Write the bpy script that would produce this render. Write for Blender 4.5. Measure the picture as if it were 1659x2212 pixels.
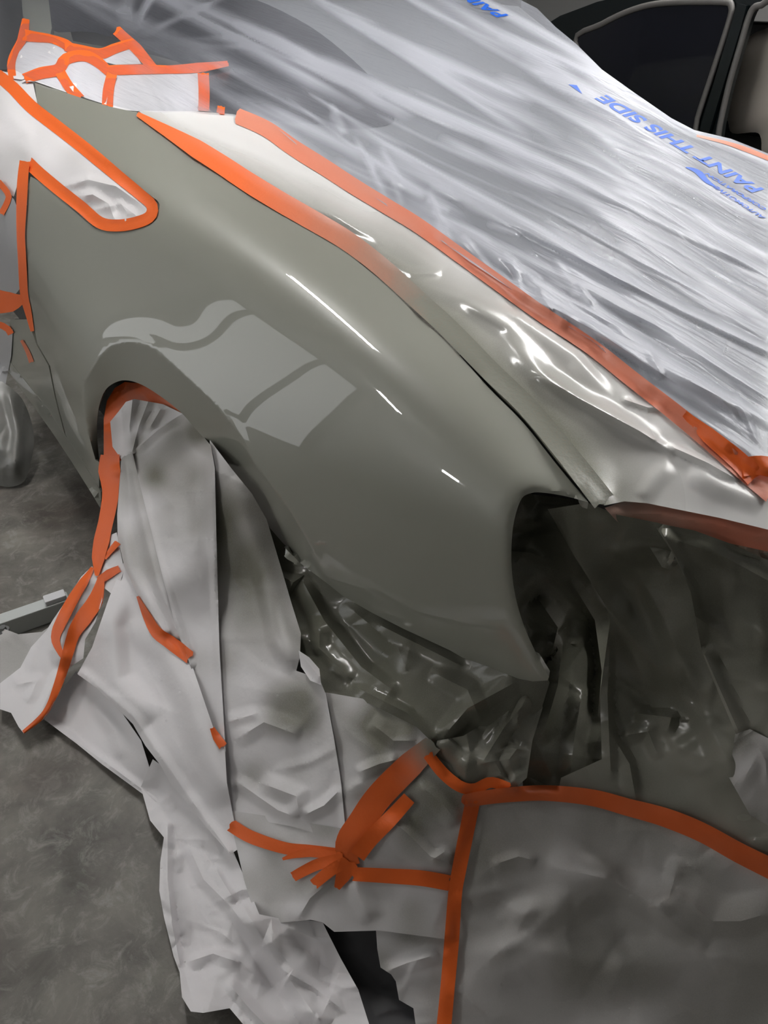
import bpy, bmesh, math, random
import numpy as np
from mathutils import Vector, Matrix
from mathutils.bvhtree import BVHTree
from mathutils.geometry import delaunay_2d_cdt

# ------------------------------------------------------------------ camera, world, light, exposure
scene = bpy.context.scene
COL = scene.collection
for o in list(bpy.data.objects):
    bpy.data.objects.remove(o)
FPX, TH, YW, HC = 1600.0, math.radians(35.8), math.radians(36.0), 1.55
cd = bpy.data.cameras.new('camera')
cam = bpy.data.objects.new('camera', cd); COL.objects.link(cam)
cam.location = (0, 0, HC)
cam.rotation_euler = (math.pi / 2 - TH, 0, -YW)
cd.sensor_fit = 'VERTICAL'; cd.sensor_height = 36.0; cd.lens = FPX / 2212 * 36
cd.clip_start = 0.02
scene.camera = cam
scene.view_settings.view_transform = 'Standard'
scene.view_settings.look = 'None'
scene.view_settings.exposure = 0.0
scene.view_settings.gamma = 1.0
scene.view_settings.use_curve_mapping = False
wd = bpy.data.worlds.new('garage_air'); scene.world = wd; wd.use_nodes = True
wd.node_tree.nodes['Background'].inputs[0].default_value = (0.8, 0.85, 1, 1)
wd.node_tree.nodes['Background'].inputs[1].default_value = 0.02
TUBE_POWER = 115.0            # emission of the ceiling tubes
WINDOW_GLOW = 1.3             # glow added to the unseen left window, for reflection and side light
# fluorescent battens on the ceiling: (x, y, z, length, heading in degrees)
BATTENS = [(.84, 2.87, 3.05, 1.5, 66), (4.4, 2.2, 3.05, 2.4, 90), (-1.96, 2.58, 3.05, .36, 40), (3.3, .5, 3.05, 1.5, 66), (7.4, .6, 3.05, 2.4, 90)]

# ------------------------------------------------------------------ helpers
CAMP = np.array([0.0, 0.0, HC])
def rays(P):
    P = np.asarray(P, float).reshape(-1, 2)
    a = (P[:, 0] - 829.5) / FPX; b = (1106 - P[:, 1]) / FPX
    fw = math.cos(TH) + b * math.sin(TH); up = b * math.cos(TH) - math.sin(TH)
    return np.stack([fw * math.sin(YW) + a * math.cos(YW), fw * math.cos(YW) - a * math.sin(YW), up], 1)
def d_z(x, y, z): return (z - HC) / rays([(x, y)])[0][2]
def d_x(x, y, v): return v / rays([(x, y)])[0][0]
def d_y(x, y, v): return v / rays([(x, y)])[0][1]
def pos(P, d): return CAMP + rays(P) * np.asarray(d).reshape(-1, 1)
def at_z(x, y, z): return Vector(pos([(x, y)], d_z(x, y, z))[0])
def at_x(x, y, v): return Vector(pos([(x, y)], d_x(x, y, v))[0])

class TPS:
    """smooth surface through depth controls (thin plate on inverse depth, so that planes stay planes)"""
    def __init__(s, ctrl, lam=1e-4):
        s.p = np.array([(c[0], c[1]) for c in ctrl], float) / 1000; v = 1 / np.array([c[2] for c in ctrl], float)
        n = len(ctrl); K = s.k(s.p) + lam * np.eye(n); Q = np.hstack([np.ones((n, 1)), s.p])
        A = np.zeros((n + 3, n + 3)); A[:n, :n] = K; A[:n, n:] = Q; A[n:, :n] = Q.T
        s.w = np.linalg.solve(A, np.concatenate([v, np.zeros(3)]))
    def k(s, q):
        r2 = ((q[:, None, :] - s.p[None]) ** 2).sum(2); return r2 * np.log(r2 + 1e-12) / 2
    def __call__(s, P):
        q = np.asarray(P, float).reshape(-1, 2) / 1000
        return 1 / (s.k(q) @ s.w[:-3] + np.hstack([np.ones((len(q), 1)), q]) @ s.w[-3:])

def cr(pts, n=8, closed=False):
    """Catmull-Rom through points"""
    p = [np.array(q, float) for q in pts]; m = len(p); out = []
    for i in range(m if closed else m - 1):
        g = (lambda k: p[k % m]) if closed else (lambda k: p[min(max(k, 0), m - 1)])
        a, b, c, d = g(i - 1), g(i), g(i + 1), g(i + 2)
        for j in range(n):
            t = j / n
            out.append(0.5 * (2 * b + (c - a) * t + (2 * a - 5 * b + 4 * c - d) * t * t + (3 * b - a - 3 * c + d) * t ** 3))
    if not closed: out.append(p[-1])
    return [tuple(q) for q in out]
def dens(pts, step, closed=True):
    out = []; m = len(pts)
    for i in range(m if closed else m - 1):
        a = np.array(pts[i], float); b = np.array(pts[(i + 1) % m], float)
        k = max(1, int(np.linalg.norm(b - a) / step + 0.5))
        for j in range(k): out.append(tuple(a + (b - a) * j / k))
    if not closed: out.append(tuple(pts[-1]))
    return out
def inside(P, poly):
    P = np.asarray(P); x, y = P[:, 0], P[:, 1]; c = np.zeros(len(P), bool); q = np.array(poly); r = np.roll(q, 1, 0)
    for (x1, y1), (x2, y2) in zip(q, r):
        if y1 == y2: continue
        c ^= ((y1 > y) != (y2 > y)) & (x < (x2 - x1) * (y - y1) / (y2 - y1) + x1)
    return c
def pdist(P, line):
    """distance to polyline, signed side, arc parameter 0..1"""
    P = np.asarray(P); q = np.array(line, float); L = np.concatenate([[0], np.cumsum(np.linalg.norm(np.diff(q, axis=0), axis=1))])
    best = np.full(len(P), 1e9); sg = np.ones(len(P)); ar = np.zeros(len(P))
    for i in range(len(q) - 1):
        a, b = q[i], q[i + 1]; ab = b - a; l2 = ab @ ab + 1e-9
        t = np.clip(((P - a) @ ab) / l2, 0, 1); v = P - (a + t[:, None] * ab); d = np.sqrt((v ** 2).sum(1)); m = d < best
        best[m] = d[m]; sg[m] = np.sign(ab[0] * v[m, 1] - ab[1] * v[m, 0]); ar[m] = (L[i] + t[m] * np.sqrt(l2)) / (L[-1] + 1e-9)
    return best, sg, ar
def fold_h(P, folds):
    h = np.zeros(len(P))
    for f in folds:
        line, amp, wl, wr = f[0], f[1], f[2], f[3]; sharp = f[4] if len(f) > 4 else 1.0; end = f[5] if len(f) > 5 else 0.25
        d, s, a = pdist(P, line); w = np.where(s < 0, wl, wr); u = np.clip(1 - d / w, 0, 1)
        prof = sharp * u + (1 - sharp) * (u * u * (3 - 2 * u))
        tap = np.clip(np.minimum(a, 1 - a) / max(end, 1e-3), 0, 1) if end > 0 else 1.0
        h += amp * prof * (tap * (2 - tap) if end > 0 else 1.0)
    return h
class Tin:
    """crumple: flat facets between random points"""
    def __init__(s, poly, space, amp, seed, stretch=(1, 1)):
        r = random.Random(seed); q = np.array(poly); x0, y0 = q.min(0) - space * 1.5; x1, y1 = q.max(0) + space * 1.5
        sx, sy = space * stretch[0], space * stretch[1]; pts = []; j = 0; y = y0
        while y < y1:
            x = x0 + (j % 2) * sx / 2
            while x < x1:
                pts.append((x + r.uniform(-.42, .42) * sx, y + r.uniform(-.42, .42) * sy)); x += sx
            y += sy; j += 1
        res = delaunay_2d_cdt([Vector(p) for p in pts], [], [], 0, 1e-6)
        s.v = np.array([tuple(v) for v in res[0]]); s.e = res[1]; s.f = res[2]
        s.h = np.array([amp * r.uniform(-1, 1) for _ in s.v]); e = np.array(s.e)
        for _ in range(1):
            acc = np.zeros(len(s.v)); cnt = np.zeros(len(s.v))
            for a_, b_ in ((e[:, 0], e[:, 1]), (e[:, 1], e[:, 0])): np.add.at(acc, a_, s.h[b_]); np.add.at(cnt, a_, 1)
            s.h = (.35 * s.h + .65 * acc / np.maximum(cnt, 1)) * 1.6
    def __call__(s, P):
        h = np.zeros(len(P))
        for f in s.f:
            a, b, c = s.v[f[0]], s.v[f[1]], s.v[f[2]]
            lo = np.minimum(np.minimum(a, b), c); hi = np.maximum(np.maximum(a, b), c)
            idx = np.where((P[:, 0] >= lo[0] - .01) & (P[:, 0] <= hi[0] + .01) & (P[:, 1] >= lo[1] - .01) & (P[:, 1] <= hi[1] + .01))[0]
            if not len(idx): continue
            den = (b[1] - c[1]) * (a[0] - c[0]) + (c[0] - b[0]) * (a[1] - c[1])
            if abs(den) < 1e-9: continue
            q = P[idx]; u = ((b[1] - c[1]) * (q[:, 0] - c[0]) + (c[0] - b[0]) * (q[:, 1] - c[1])) / den
            v = ((c[1] - a[1]) * (q[:, 0] - c[0]) + (a[0] - c[0]) * (q[:, 1] - c[1])) / den; w = 1 - u - v
            m = (u > -1e-4) & (v > -1e-4) & (w > -1e-4)
            h[idx[m]] = (u * s.h[f[0]] + v * s.h[f[1]] + w * s.h[f[2]])[m]
        return h
class Ridges:
    """crumple: scattered soft creases of many lengths"""
    def __init__(s, poly, space, amp, seed, stretch=(1, 1)):
        r = random.Random(seed); q = np.array(poly); x0, y0 = q.min(0); x1, y1 = q.max(0); s.f = []
        n = int((x1 - x0) * (y1 - y0) / (space * space * 1.1)) + 3; tilt = math.atan2(stretch[1] - .8, stretch[0])
        for k in range(n):
            x, y = r.uniform(x0, x1), r.uniform(y0, y1); an = r.gauss(tilt, .7) if abs(stretch[0] - stretch[1]) > .1 else r.uniform(0, math.pi)
            ln = space * r.uniform(.35, 1.1); b = r.uniform(-.25, .25) * ln; c, d = math.cos(an), math.sin(an)
            k_ = r.choice([1, 1, 1, -1]) * r.uniform(.3, 1) * min(1, ln / space)
            s.f.append(([(x - c * ln, y - d * ln), (x - d * b, y + c * b), (x + c * ln, y + d * ln)], amp * k_ * .9, space * r.uniform(.12, .5), space * r.uniform(.12, .5), r.uniform(.3, .9), .45))
        s.p = (poly, space, amp, seed)
    def __call__(s, P): return fold_h(P, s.f) + s.p[2] * .8 * vnoise(P, s.p[1] * 1.1, s.p[3])
def vnoise(P, scale, seed):
    """smooth value noise in -1..1"""
    q = np.asarray(P) / scale + seed * 17.31; i = np.floor(q).astype(int); f = q - i; f = f * f * (3 - 2 * f)
    def hsh(a, b):
        n = (a * 374761393 + b * 668265263 + seed * 974711) & 0x7fffffff; n = ((n ^ (n >> 13)) * 1274126177) & 0x7fffffff
        return ((n ^ (n >> 16)) & 0xffff) / 32767.5 - 1
    a, b, c, d = hsh(i[:, 0], i[:, 1]), hsh(i[:, 0] + 1, i[:, 1]), hsh(i[:, 0], i[:, 1] + 1), hsh(i[:, 0] + 1, i[:, 1] + 1)
    return (a * (1 - f[:, 0]) + b * f[:, 0]) * (1 - f[:, 1]) + (c * (1 - f[:, 0]) + d * f[:, 0]) * f[:, 1]

def link(name, me, mat=None, parent=None):
    o = bpy.data.objects.new(name, me); COL.objects.link(o)
    if mat: me.materials.append(mat)
    if parent: o.parent = parent
    return o
def tag(o, label, cat, group=None):
    o['label'] = label; o['category'] = cat
    if group: o['group'] = group
    return o
def struct(o):
    o['kind'] = 'structure'; return o
def empty(name, loc=(0, 0, 0)):
    o = bpy.data.objects.new(name, None); COL.objects.link(o); o.location = loc; return o
def child(o, root):
    o.parent = root; o.matrix_parent_inverse = Matrix.Translation(-Vector(root.location)); return o
BVH = {}
def cast(P, trees, miss=None):
    R = rays(P); out = np.full(len(R), np.nan)
    for i, r in enumerate(R):
        v = Vector(r); best = None
        for t in trees:
            h = t.ray_cast(Vector(CAMP), v)
            if h[0] is not None:
                dd = (h[0] - Vector(CAMP)).dot(v) / v.length_squared
                if best is None or dd < best: best = dd
        if best is not None: out[i] = best
    bad = np.isnan(out)
    if bad.any():
        if miss is not None: out[bad] = miss(np.asarray(P)[bad])
        elif not bad.all():
            g = np.where(~bad)[0]; Q = np.asarray(P)
            for i in np.where(bad)[0]: out[i] = out[g[((Q[g] - Q[i]) ** 2).sum(1).argmin()]]
    return out
def add_ov(me, vals):
    at = me.attributes.new('overspray', 'FLOAT', 'POINT'); at.data.foreach_set('value', np.clip(vals, 0, 1).astype(np.float32))
def patch(name, outl, depth, mat, step=10, off=0.0, tins=(), folds=(), ov=None, extra=None, flange=0.0, parent=None, smooth=True, lines=(), key=None, hole=None, curl=0.0):
    """sheet whose edge follows outl; depth(P) is where it lies in the room; crumples lift it off that surface"""
    edge = dens(outl, step); n = len(edge); V = [Vector(p) for p in edge]; E = [(i, (i + 1) % n) for i in range(n)]
    if hole:
        hd = dens(hole, step); k = len(V); V += [Vector(p) for p in hd]; E += [(k + i, k + (i + 1) % len(hd)) for i in range(len(hd))]
    for ln in list(lines) + [f[0] for f in folds if len(f) < 5 or f[4] > .4]:
        q = dens(ln, step, False); k = len(V); V += [Vector(p) for p in q]; E += [(k + i, k + i + 1) for i in range(len(q) - 1)]
    for t in tins:
        if isinstance(t, Ridges):
            for f in t.f:
                if f[4] > .55:
                    q = dens(f[0], step, False); k = len(V); V += [Vector(p) for p in q]; E += [(k + i, k + i + 1) for i in range(len(q) - 1)]
            continue
        inn = inside(t.v, edge) | (pdist(t.v, edge + [edge[0]])[0] < 40)
        for a, b in t.e:
            if not (inn[a] or inn[b]): continue
            q = dens([t.v[a], t.v[b]], step, False); k = len(V); V += [Vector(p) for p in q]; E += [(k + i, k + i + 1) for i in range(len(q) - 1)]
    q = np.array(edge); x0, y0 = q.min(0); x1, y1 = q.max(0)
    gx, gy = np.meshgrid(np.arange(x0, x1, step), np.arange(y0, y1, step * .87)); gx = gx + (np.arange(gx.shape[0]) % 2)[:, None] * step / 2
    G = np.stack([gx.ravel(), gy.ravel()], 1); G = G[inside(G, edge)]
    if len(G): G = G[pdist(G, edge + [edge[0]])[0] > step * .45]
    V += [Vector(p) for p in G]
    res = delaunay_2d_cdt(V, E, [], 0, 1e-5)
    P = np.array([tuple(v) for v in res[0]]); F = np.array([f for f in res[2] if len(f) == 3])
    cen = P[F].mean(1); keep = inside(cen, edge)
    if hole: keep &= ~inside(cen, hole)
    F = F[keep]; used = np.unique(F); remap = -np.ones(len(P), int); remap[used] = np.arange(len(used)); P = P[used]; F = remap[F]
    h = np.zeros(len(P))
    for t in tins: h += t(P)
    h += fold_h(P, folds)
    if extra: h += extra(P)
    if curl:
        de = pdist(P, edge + [edge[0]])[0]; h -= curl * np.clip(1 - de / 14, 0, 1) ** 2
    d = depth(P) - off - h
    X = pos(P, d)
    a, b, c = X[F[0]]; 
    e1 = X[F[:, 1]] - X[F[:, 0]]; e2 = X[F[:, 2]] - X[F[:, 0]]; nn = np.cross(e1, e2); fl = (nn * (CAMP - X[F[:, 0]])).sum(1) < 0
    if fl.mean() > .5: F = F[:, ::-1]
    me = bpy.data.meshes.new(name)
    verts = X.tolist(); faces = F.tolist()
    BVH[key or name] = BVHTree.FromPolygons([Vector(v) for v in verts], faces)
    if ov is not None: ovv = ov(P)
    if flange:
        # folded-in edge: follow the boundary and go in along the vertex normal
        nv = np.zeros_like(X); e1 = X[F[:, 1]] - X[F[:, 0]]; e2 = X[F[:, 2]] - X[F[:, 0]]; fn = np.cross(e1, e2)
        for k in range(3): np.add.at(nv, F[:, k], fn)
        nv /= np.linalg.norm(nv, axis=1)[:, None] + 1e-12
        cnt = {}
        for f in faces:
            for k in range(3):
                a_, b_ = f[k], f[(k + 1) % 3]; cnt[(a_, b_)] = 1
        bd = [(a_, b_) for (a_, b_) in cnt if (b_, a_) not in cnt]; bv = sorted({v for e in bd for v in e}); base = len(verts)
        m = {v: base + i for i, v in enumerate(bv)}
        verts += [(X[v] - nv[v] * flange).tolist() for v in bv]
        faces += [[b_, a_, m[a_], m[b_]] for a_, b_ in bd]
        if ov is not None: ovv = np.concatenate([ovv, ovv[bv]])
    me.from_pydata(verts, [], faces); me.update()
    if ov is not None: add_ov(me, ovv)
    o = link(name, me, mat)
    if smooth:
        for p in me.polygons: p.use_smooth = True
        me.set_sharp_from_angle(angle=math.radians(38))
    if parent: child(o, parent)
    return o
def strip(name, line, width, mat, trees, eps=0.002, ov=None, seed=0, torn=True, key=None, miss=None, smoothn=3, nx=4):
    """a strip of tape lying on whatever was built before"""
    P = cr(line, 10) if len(line) > 2 else dens(line, 8, False)
    P = np.array(P); seg = np.concatenate([[0], np.cumsum(np.linalg.norm(np.diff(P, axis=0), axis=1))])
    n = max(3, int(seg[-1] / 9)); s = np.linspace(0, seg[-1], n); C_ = np.stack([np.interp(s, seg, P[:, 0]), np.interp(s, seg, P[:, 1])], 1)
    w = np.interp(np.linspace(0, 1, n), np.linspace(0, 1, len(width)), width) if hasattr(width, '__len__') else np.full(n, float(width))
    T = np.gradient(C_, axis=0); T /= np.linalg.norm(T, axis=1)[:, None] + 1e-9; N = np.stack([-T[:, 1], T[:, 0]], 1)
    r = random.Random(seed * 7 + 3); us = np.linspace(-.5, .5, nx + 1)
    G = C_[:, None, :] + N[:, None, :] * (us[None, :, None] * w[:, None, None])
    if torn:
        for j in range(nx + 1):
            G[0, j] -= T[0] * r.uniform(-.12, .12) * w[0]; G[-1, j] += T[-1] * r.uniform(-.12, .12) * w[-1]
    Q = G.reshape(-1, 2); d = cast(Q, trees, miss).reshape(n, nx + 1)
    for _ in range(smoothn):
        e = np.pad(d, ((1, 1), (1, 1)), 'edge'); lo = np.minimum(d, (e[:-2, 1:-1] + e[2:, 1:-1] + e[1:-1, :-2] + e[1:-1, 2:]) / 4); d = lo
    wr = vnoise(Q, 16, seed + 5).reshape(n, nx + 1) * .0006
    X = pos(Q, (d - eps + wr).ravel())
    F = [[i * (nx + 1) + j, i * (nx + 1) + j + 1, (i + 1) * (nx + 1) + j + 1, (i + 1) * (nx + 1) + j] for i in range(n - 1) for j in range(nx)]
    a, b, c = X[F[0][0]], X[F[0][1]], X[F[0][2]]
    if np.cross(b - a, c - a) @ (CAMP - a) < 0: F = [f[::-1] for f in F]
    me = bpy.data.meshes.new(name); me.from_pydata(X.tolist(), [], F); me.update()
    add_ov(me, ov(Q) if ov else np.zeros(len(Q)))
    for p in me.polygons: p.use_smooth = True
    BVH[key or name + str(seed)] = BVHTree.FromPolygons([Vector(v) for v in X], F)
    o = link(name, me, mat)
    return o
def blobs(items, base=0.0, noise=.35, scale=60, seed=1):
    """paint overspray: soft blots of paint on a sheet; on rear sheets the base also holds shade"""
    def f(P):
        v = np.full(len(P), base)
        for x, y, r, s in items: v = np.maximum(v, s * np.clip(1.4 - np.hypot(P[:, 0] - x, P[:, 1] - y) / r, 0, 1))
        return v + noise * vnoise(P, scale, seed) * np.clip(v * 3, 0, 1)
    return f
def box_bm(bm, c, s, rot=None, bevel=0.0):
    m = Matrix.Translation(Vector(c)) @ (rot.to_4x4() if rot else Matrix()) @ Matrix.Diagonal((*s, 1))
    r = bmesh.ops.create_cube(bm, size=1, matrix=m)
    if bevel:
        es = {e for v in r['verts'] for e in v.link_edges}
        bmesh.ops.bevel(bm, geom=list(es), offset=bevel, segments=2, affect='EDGES', profile=.6)
def mesh_of(bm, name, mat, smooth=False):
    me = bpy.data.meshes.new(name); bm.to_mesh(me); bm.free()
    if smooth:
        for p in me.polygons: p.use_smooth = True
    return link(name, me, mat)
def tube_mesh(name, pts, rad, mat, seg=8, closed=False):
    pts = [Vector(p) for p in pts]; n = len(pts); V = []; F = []
    for i, p in enumerate(pts):
        a = pts[(i - 1) % n] if (closed or i > 0) else p; b = pts[(i + 1) % n] if (closed or i < n - 1) else p
        t = (b - a).normalized(); u = t.orthogonal().normalized() if i == 0 else (u - t * u.dot(t)).normalized(); v = t.cross(u)
        for k in range(seg):
            an = 2 * math.pi * k / seg; V.append(p + (u * math.cos(an) + v * math.sin(an)) * rad)
    for i in range(n if closed else n - 1):
        for k in range(seg):
            a = i * seg + k; b = i * seg + (k + 1) % seg; j = ((i + 1) % n) * seg; F.append([a, b, j + (k + 1) % seg, j + k])
    if not closed: F += [list(range(seg))[::-1], [(n - 1) * seg + k for k in range(seg)]]
    me = bpy.data.meshes.new(name); me.from_pydata([tuple(v) for v in V], [], F); me.update()
    for p in me.polygons: p.use_smooth = True
    return link(name, me, mat)

# ------------------------------------------------------------------ materials
def mat(name, col, rough=.5, metal=0, coat=0, coat_rough=.03, spec=.5):
    m = bpy.data.materials.new(name); m.use_nodes = True; b = m.node_tree.nodes['Principled BSDF']
    b.inputs['Base Color'].default_value = (*col, 1); b.inputs['Roughness'].default_value = rough; b.inputs['Metallic'].default_value = metal
    b.inputs['Coat Weight'].default_value = coat; b.inputs['Coat Roughness'].default_value = coat_rough; b.inputs['Specular IOR Level'].default_value = spec
    return m
def nodes(m): return m.node_tree.nodes, m.node_tree.links, m.node_tree.nodes['Principled BSDF']
def noise_bump(m, scale, strength, dist=.002, detail=4, stretch=None, mix=None):
    N, L, b = nodes(m); tc = N.new('ShaderNodeTexCoord'); nz = N.new('ShaderNodeTexNoise'); nz.inputs['Scale'].default_value = scale; nz.inputs['Detail'].default_value = detail
    mp = N.new('ShaderNodeMapping'); L.new(tc.outputs['Object'], mp.inputs['Vector']); L.new(mp.outputs['Vector'], nz.inputs['Vector'])
    if stretch: mp.inputs['Rotation'].default_value = stretch[0]; mp.inputs['Scale'].default_value = stretch[1]
    bp = N.new('ShaderNodeBump'); bp.inputs['Strength'].default_value = strength; bp.inputs['Distance'].default_value = dist
    L.new(nz.outputs['Fac'], bp.inputs['Height']); L.new(bp.outputs['Normal'], b.inputs['Normal']); return nz
PAINT = (.285, .288, .245)
M_paint = mat('grey_green_paint', PAINT, .42, 0, 1, .015)
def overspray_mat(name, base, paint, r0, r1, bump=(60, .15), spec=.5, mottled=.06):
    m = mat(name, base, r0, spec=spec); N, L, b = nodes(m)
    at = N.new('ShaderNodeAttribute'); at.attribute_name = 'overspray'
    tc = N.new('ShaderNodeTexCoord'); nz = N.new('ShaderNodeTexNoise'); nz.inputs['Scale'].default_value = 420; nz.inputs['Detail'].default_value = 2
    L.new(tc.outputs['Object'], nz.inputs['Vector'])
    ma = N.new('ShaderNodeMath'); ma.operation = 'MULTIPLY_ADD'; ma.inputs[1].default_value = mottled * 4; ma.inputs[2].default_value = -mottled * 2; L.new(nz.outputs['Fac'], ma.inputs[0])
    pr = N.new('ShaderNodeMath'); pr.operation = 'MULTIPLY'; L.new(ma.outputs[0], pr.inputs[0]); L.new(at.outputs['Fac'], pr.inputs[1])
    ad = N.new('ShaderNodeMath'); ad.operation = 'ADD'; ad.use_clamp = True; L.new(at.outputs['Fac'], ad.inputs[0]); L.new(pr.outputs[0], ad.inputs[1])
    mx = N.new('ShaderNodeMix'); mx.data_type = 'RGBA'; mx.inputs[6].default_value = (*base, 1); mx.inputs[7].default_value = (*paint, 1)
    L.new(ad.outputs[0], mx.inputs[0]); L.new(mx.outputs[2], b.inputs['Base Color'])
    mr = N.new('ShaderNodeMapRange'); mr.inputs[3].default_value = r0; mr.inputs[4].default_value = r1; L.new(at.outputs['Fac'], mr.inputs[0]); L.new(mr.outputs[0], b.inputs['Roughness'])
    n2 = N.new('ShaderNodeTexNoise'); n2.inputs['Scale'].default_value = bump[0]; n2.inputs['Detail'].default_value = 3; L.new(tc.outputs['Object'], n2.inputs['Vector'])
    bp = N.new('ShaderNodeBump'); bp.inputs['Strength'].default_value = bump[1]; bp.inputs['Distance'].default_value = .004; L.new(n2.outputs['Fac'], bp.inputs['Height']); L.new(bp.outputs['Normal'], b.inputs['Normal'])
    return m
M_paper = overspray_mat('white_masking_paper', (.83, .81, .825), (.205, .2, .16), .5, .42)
M_gloss = overspray_mat('paint_soaked_paper', (.8, .79, .78), (.25, .25, .2), .3, .14, (25, .1))
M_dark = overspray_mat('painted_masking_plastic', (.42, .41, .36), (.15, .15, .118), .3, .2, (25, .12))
M_pale_tape = overspray_mat('pale_salmon_tape', (.72, .20, .11), (.4, .38, .33), .5, .4, (140, .12), .4)
M_tape = overspray_mat('orange_tape', (.83, .14, .02), (.24, .245, .205), .45, .35, (140, .12), .4)
M_black = mat('black_gap', (.012, .012, .012), .7)
M_under = mat('dark_primer', (.05, .05, .048), .6)
M_blue = mat('blue_print', (.015, .12, .62), .5)

def film_mat():
    m = mat('milky_plastic_film', (.68, .70, .78), .38); N, L, b = nodes(m)
    tr = N.new('ShaderNodeBsdfTransparent'); tr.inputs[0].default_value = (.95, .96, .97, 1)
    gl = N.new('ShaderNodeBsdfGlossy'); gl.inputs['Roughness'].default_value = .22; gl.inputs['Color'].default_value = (.9, .92, 1, 1)
    at = N.new('ShaderNodeAttribute'); at.attribute_name = 'overspray'
    fr = N.new('ShaderNodeFresnel'); fr.inputs['IOR'].default_value = 1.4
    hf = N.new('ShaderNodeMath'); hf.operation = 'MULTIPLY'; hf.inputs[1].default_value = .7; L.new(fr.outputs[0], hf.inputs[0])
    m1 = N.new('ShaderNodeMixShader'); L.new(hf.outputs[0], m1.inputs[0]); L.new(tr.outputs[0], m1.inputs[1]); L.new(gl.outputs[0], m1.inputs[2])
    mx = N.new('ShaderNodeMixShader'); L.new(at.outputs['Fac'], mx.inputs[0]); L.new(m1.outputs[0], mx.inputs[1]); L.new(b.outputs[0], mx.inputs[2])
    L.new(mx.outputs[0], N['Material Output'].inputs['Surface'])
    tc = N.new('ShaderNodeTexCoord'); mp = N.new('ShaderNodeMapping'); mp.inputs['Rotation'].default_value = (0, 0, math.radians(-12)); mp.inputs['Scale'].default_value = (55, 5, 20)
    nz = N.new('ShaderNodeTexNoise'); nz.inputs['Scale'].default_value = 1.0; nz.inputs['Detail'].default_value = 5; nz.inputs['Distortion'].default_value = .6
    L.new(tc.outputs['Object'], mp.inputs['Vector']); L.new(mp.outputs['Vector'], nz.inputs['Vector'])
    bp = N.new('ShaderNodeBump'); bp.inputs['Strength'].default_value = .6; bp.inputs['Distance'].default_value = .008; L.new(nz.outputs['Fac'], bp.inputs['Height'])
    for q in (b, gl, fr): L.new(bp.outputs['Normal'], q.inputs['Normal'])
    return m
M_film = film_mat()

def floor_mat():
    m = mat('stained_concrete', (.2, .19, .165), .55); N, L, b = nodes(m); tc = N.new('ShaderNodeTexCoord')
    def nz(sc, det, rough=.6, dist=0):
        t = N.new('ShaderNodeTexNoise'); t.inputs['Scale'].default_value = sc; t.inputs['Detail'].default_value = det; t.inputs['Roughness'].default_value = rough; t.inputs['Distortion'].default_value = dist
        L.new(tc.outputs['Object'], t.inputs['Vector']); return t
    a = nz(5, 8, .65, .4); c = N.new('ShaderNodeValToRGB'); c.color_ramp.elements[0].position = .3; c.color_ramp.elements[0].color = (.075, .07, .06, 1)
    c.color_ramp.elements[1].position = .72; c.color_ramp.elements[1].color = (.27, .255, .225, 1); L.new(a.outputs['Fac'], c.inputs[0])
    w = nz(16, 9, .75, .8); r2 = N.new('ShaderNodeValToRGB'); r2.color_ramp.elements[0].position = .5; r2.color_ramp.elements[0].color = (0, 0, 0, 1); r2.color_ramp.elements[1].position = .74; r2.color_ramp.elements[1].color = (.75, .75, .75, 1); L.new(w.outputs['Fac'], r2.inputs[0])
    mx = N.new('ShaderNodeMix'); mx.data_type = 'RGBA'; mx.inputs[7].default_value = (.4, .39, .36, 1); L.new(r2.outputs[0], mx.inputs[0]); L.new(c.outputs[0], mx.inputs[6])
    o = nz(1.6, 3, .5); r3 = N.new('ShaderNodeValToRGB'); r3.color_ramp.elements[0].position = .36; r3.color_ramp.elements[0].color = (.42, .36, .34, 1); r3.color_ramp.elements[1].position = .5; r3.color_ramp.elements[1].color = (1, 1, 1, 1); L.new(o.outputs['Fac'], r3.inputs[0])
    m2 = N.new('ShaderNodeMix'); m2.data_type = 'RGBA'; m2.blend_type = 'MULTIPLY'; m2.inputs[0].default_value = 1; L.new(mx.outputs[2], m2.inputs[6]); L.new(r3.outputs[0], m2.inputs[7]); L.new(m2.outputs[2], b.inputs['Base Color'])
    s = nz(70, 4); bp = N.new('ShaderNodeBump'); bp.inputs['Strength'].default_value = .25; bp.inputs['Distance'].default_value = .004; L.new(s.outputs['Fac'], bp.inputs['Height']); L.new(bp.outputs['Normal'], b.inputs['Normal'])
    return m
M_floor = floor_mat()
M_under0 = mat('dark_window_frame', (.06, .06, .06), .5)
M_wall = mat('grey_painted_wall', (.42, .42, .41), .8); noise_bump(M_wall, 40, .1)
M_wallp = mat('pale_painted_wall', (.62, .62, .6), .7); noise_bump(M_wallp, 40, .1)
M_ceil = mat('dull_ceiling', (.5, .5, .49), .9); noise_bump(M_ceil, 20, .1)

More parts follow.
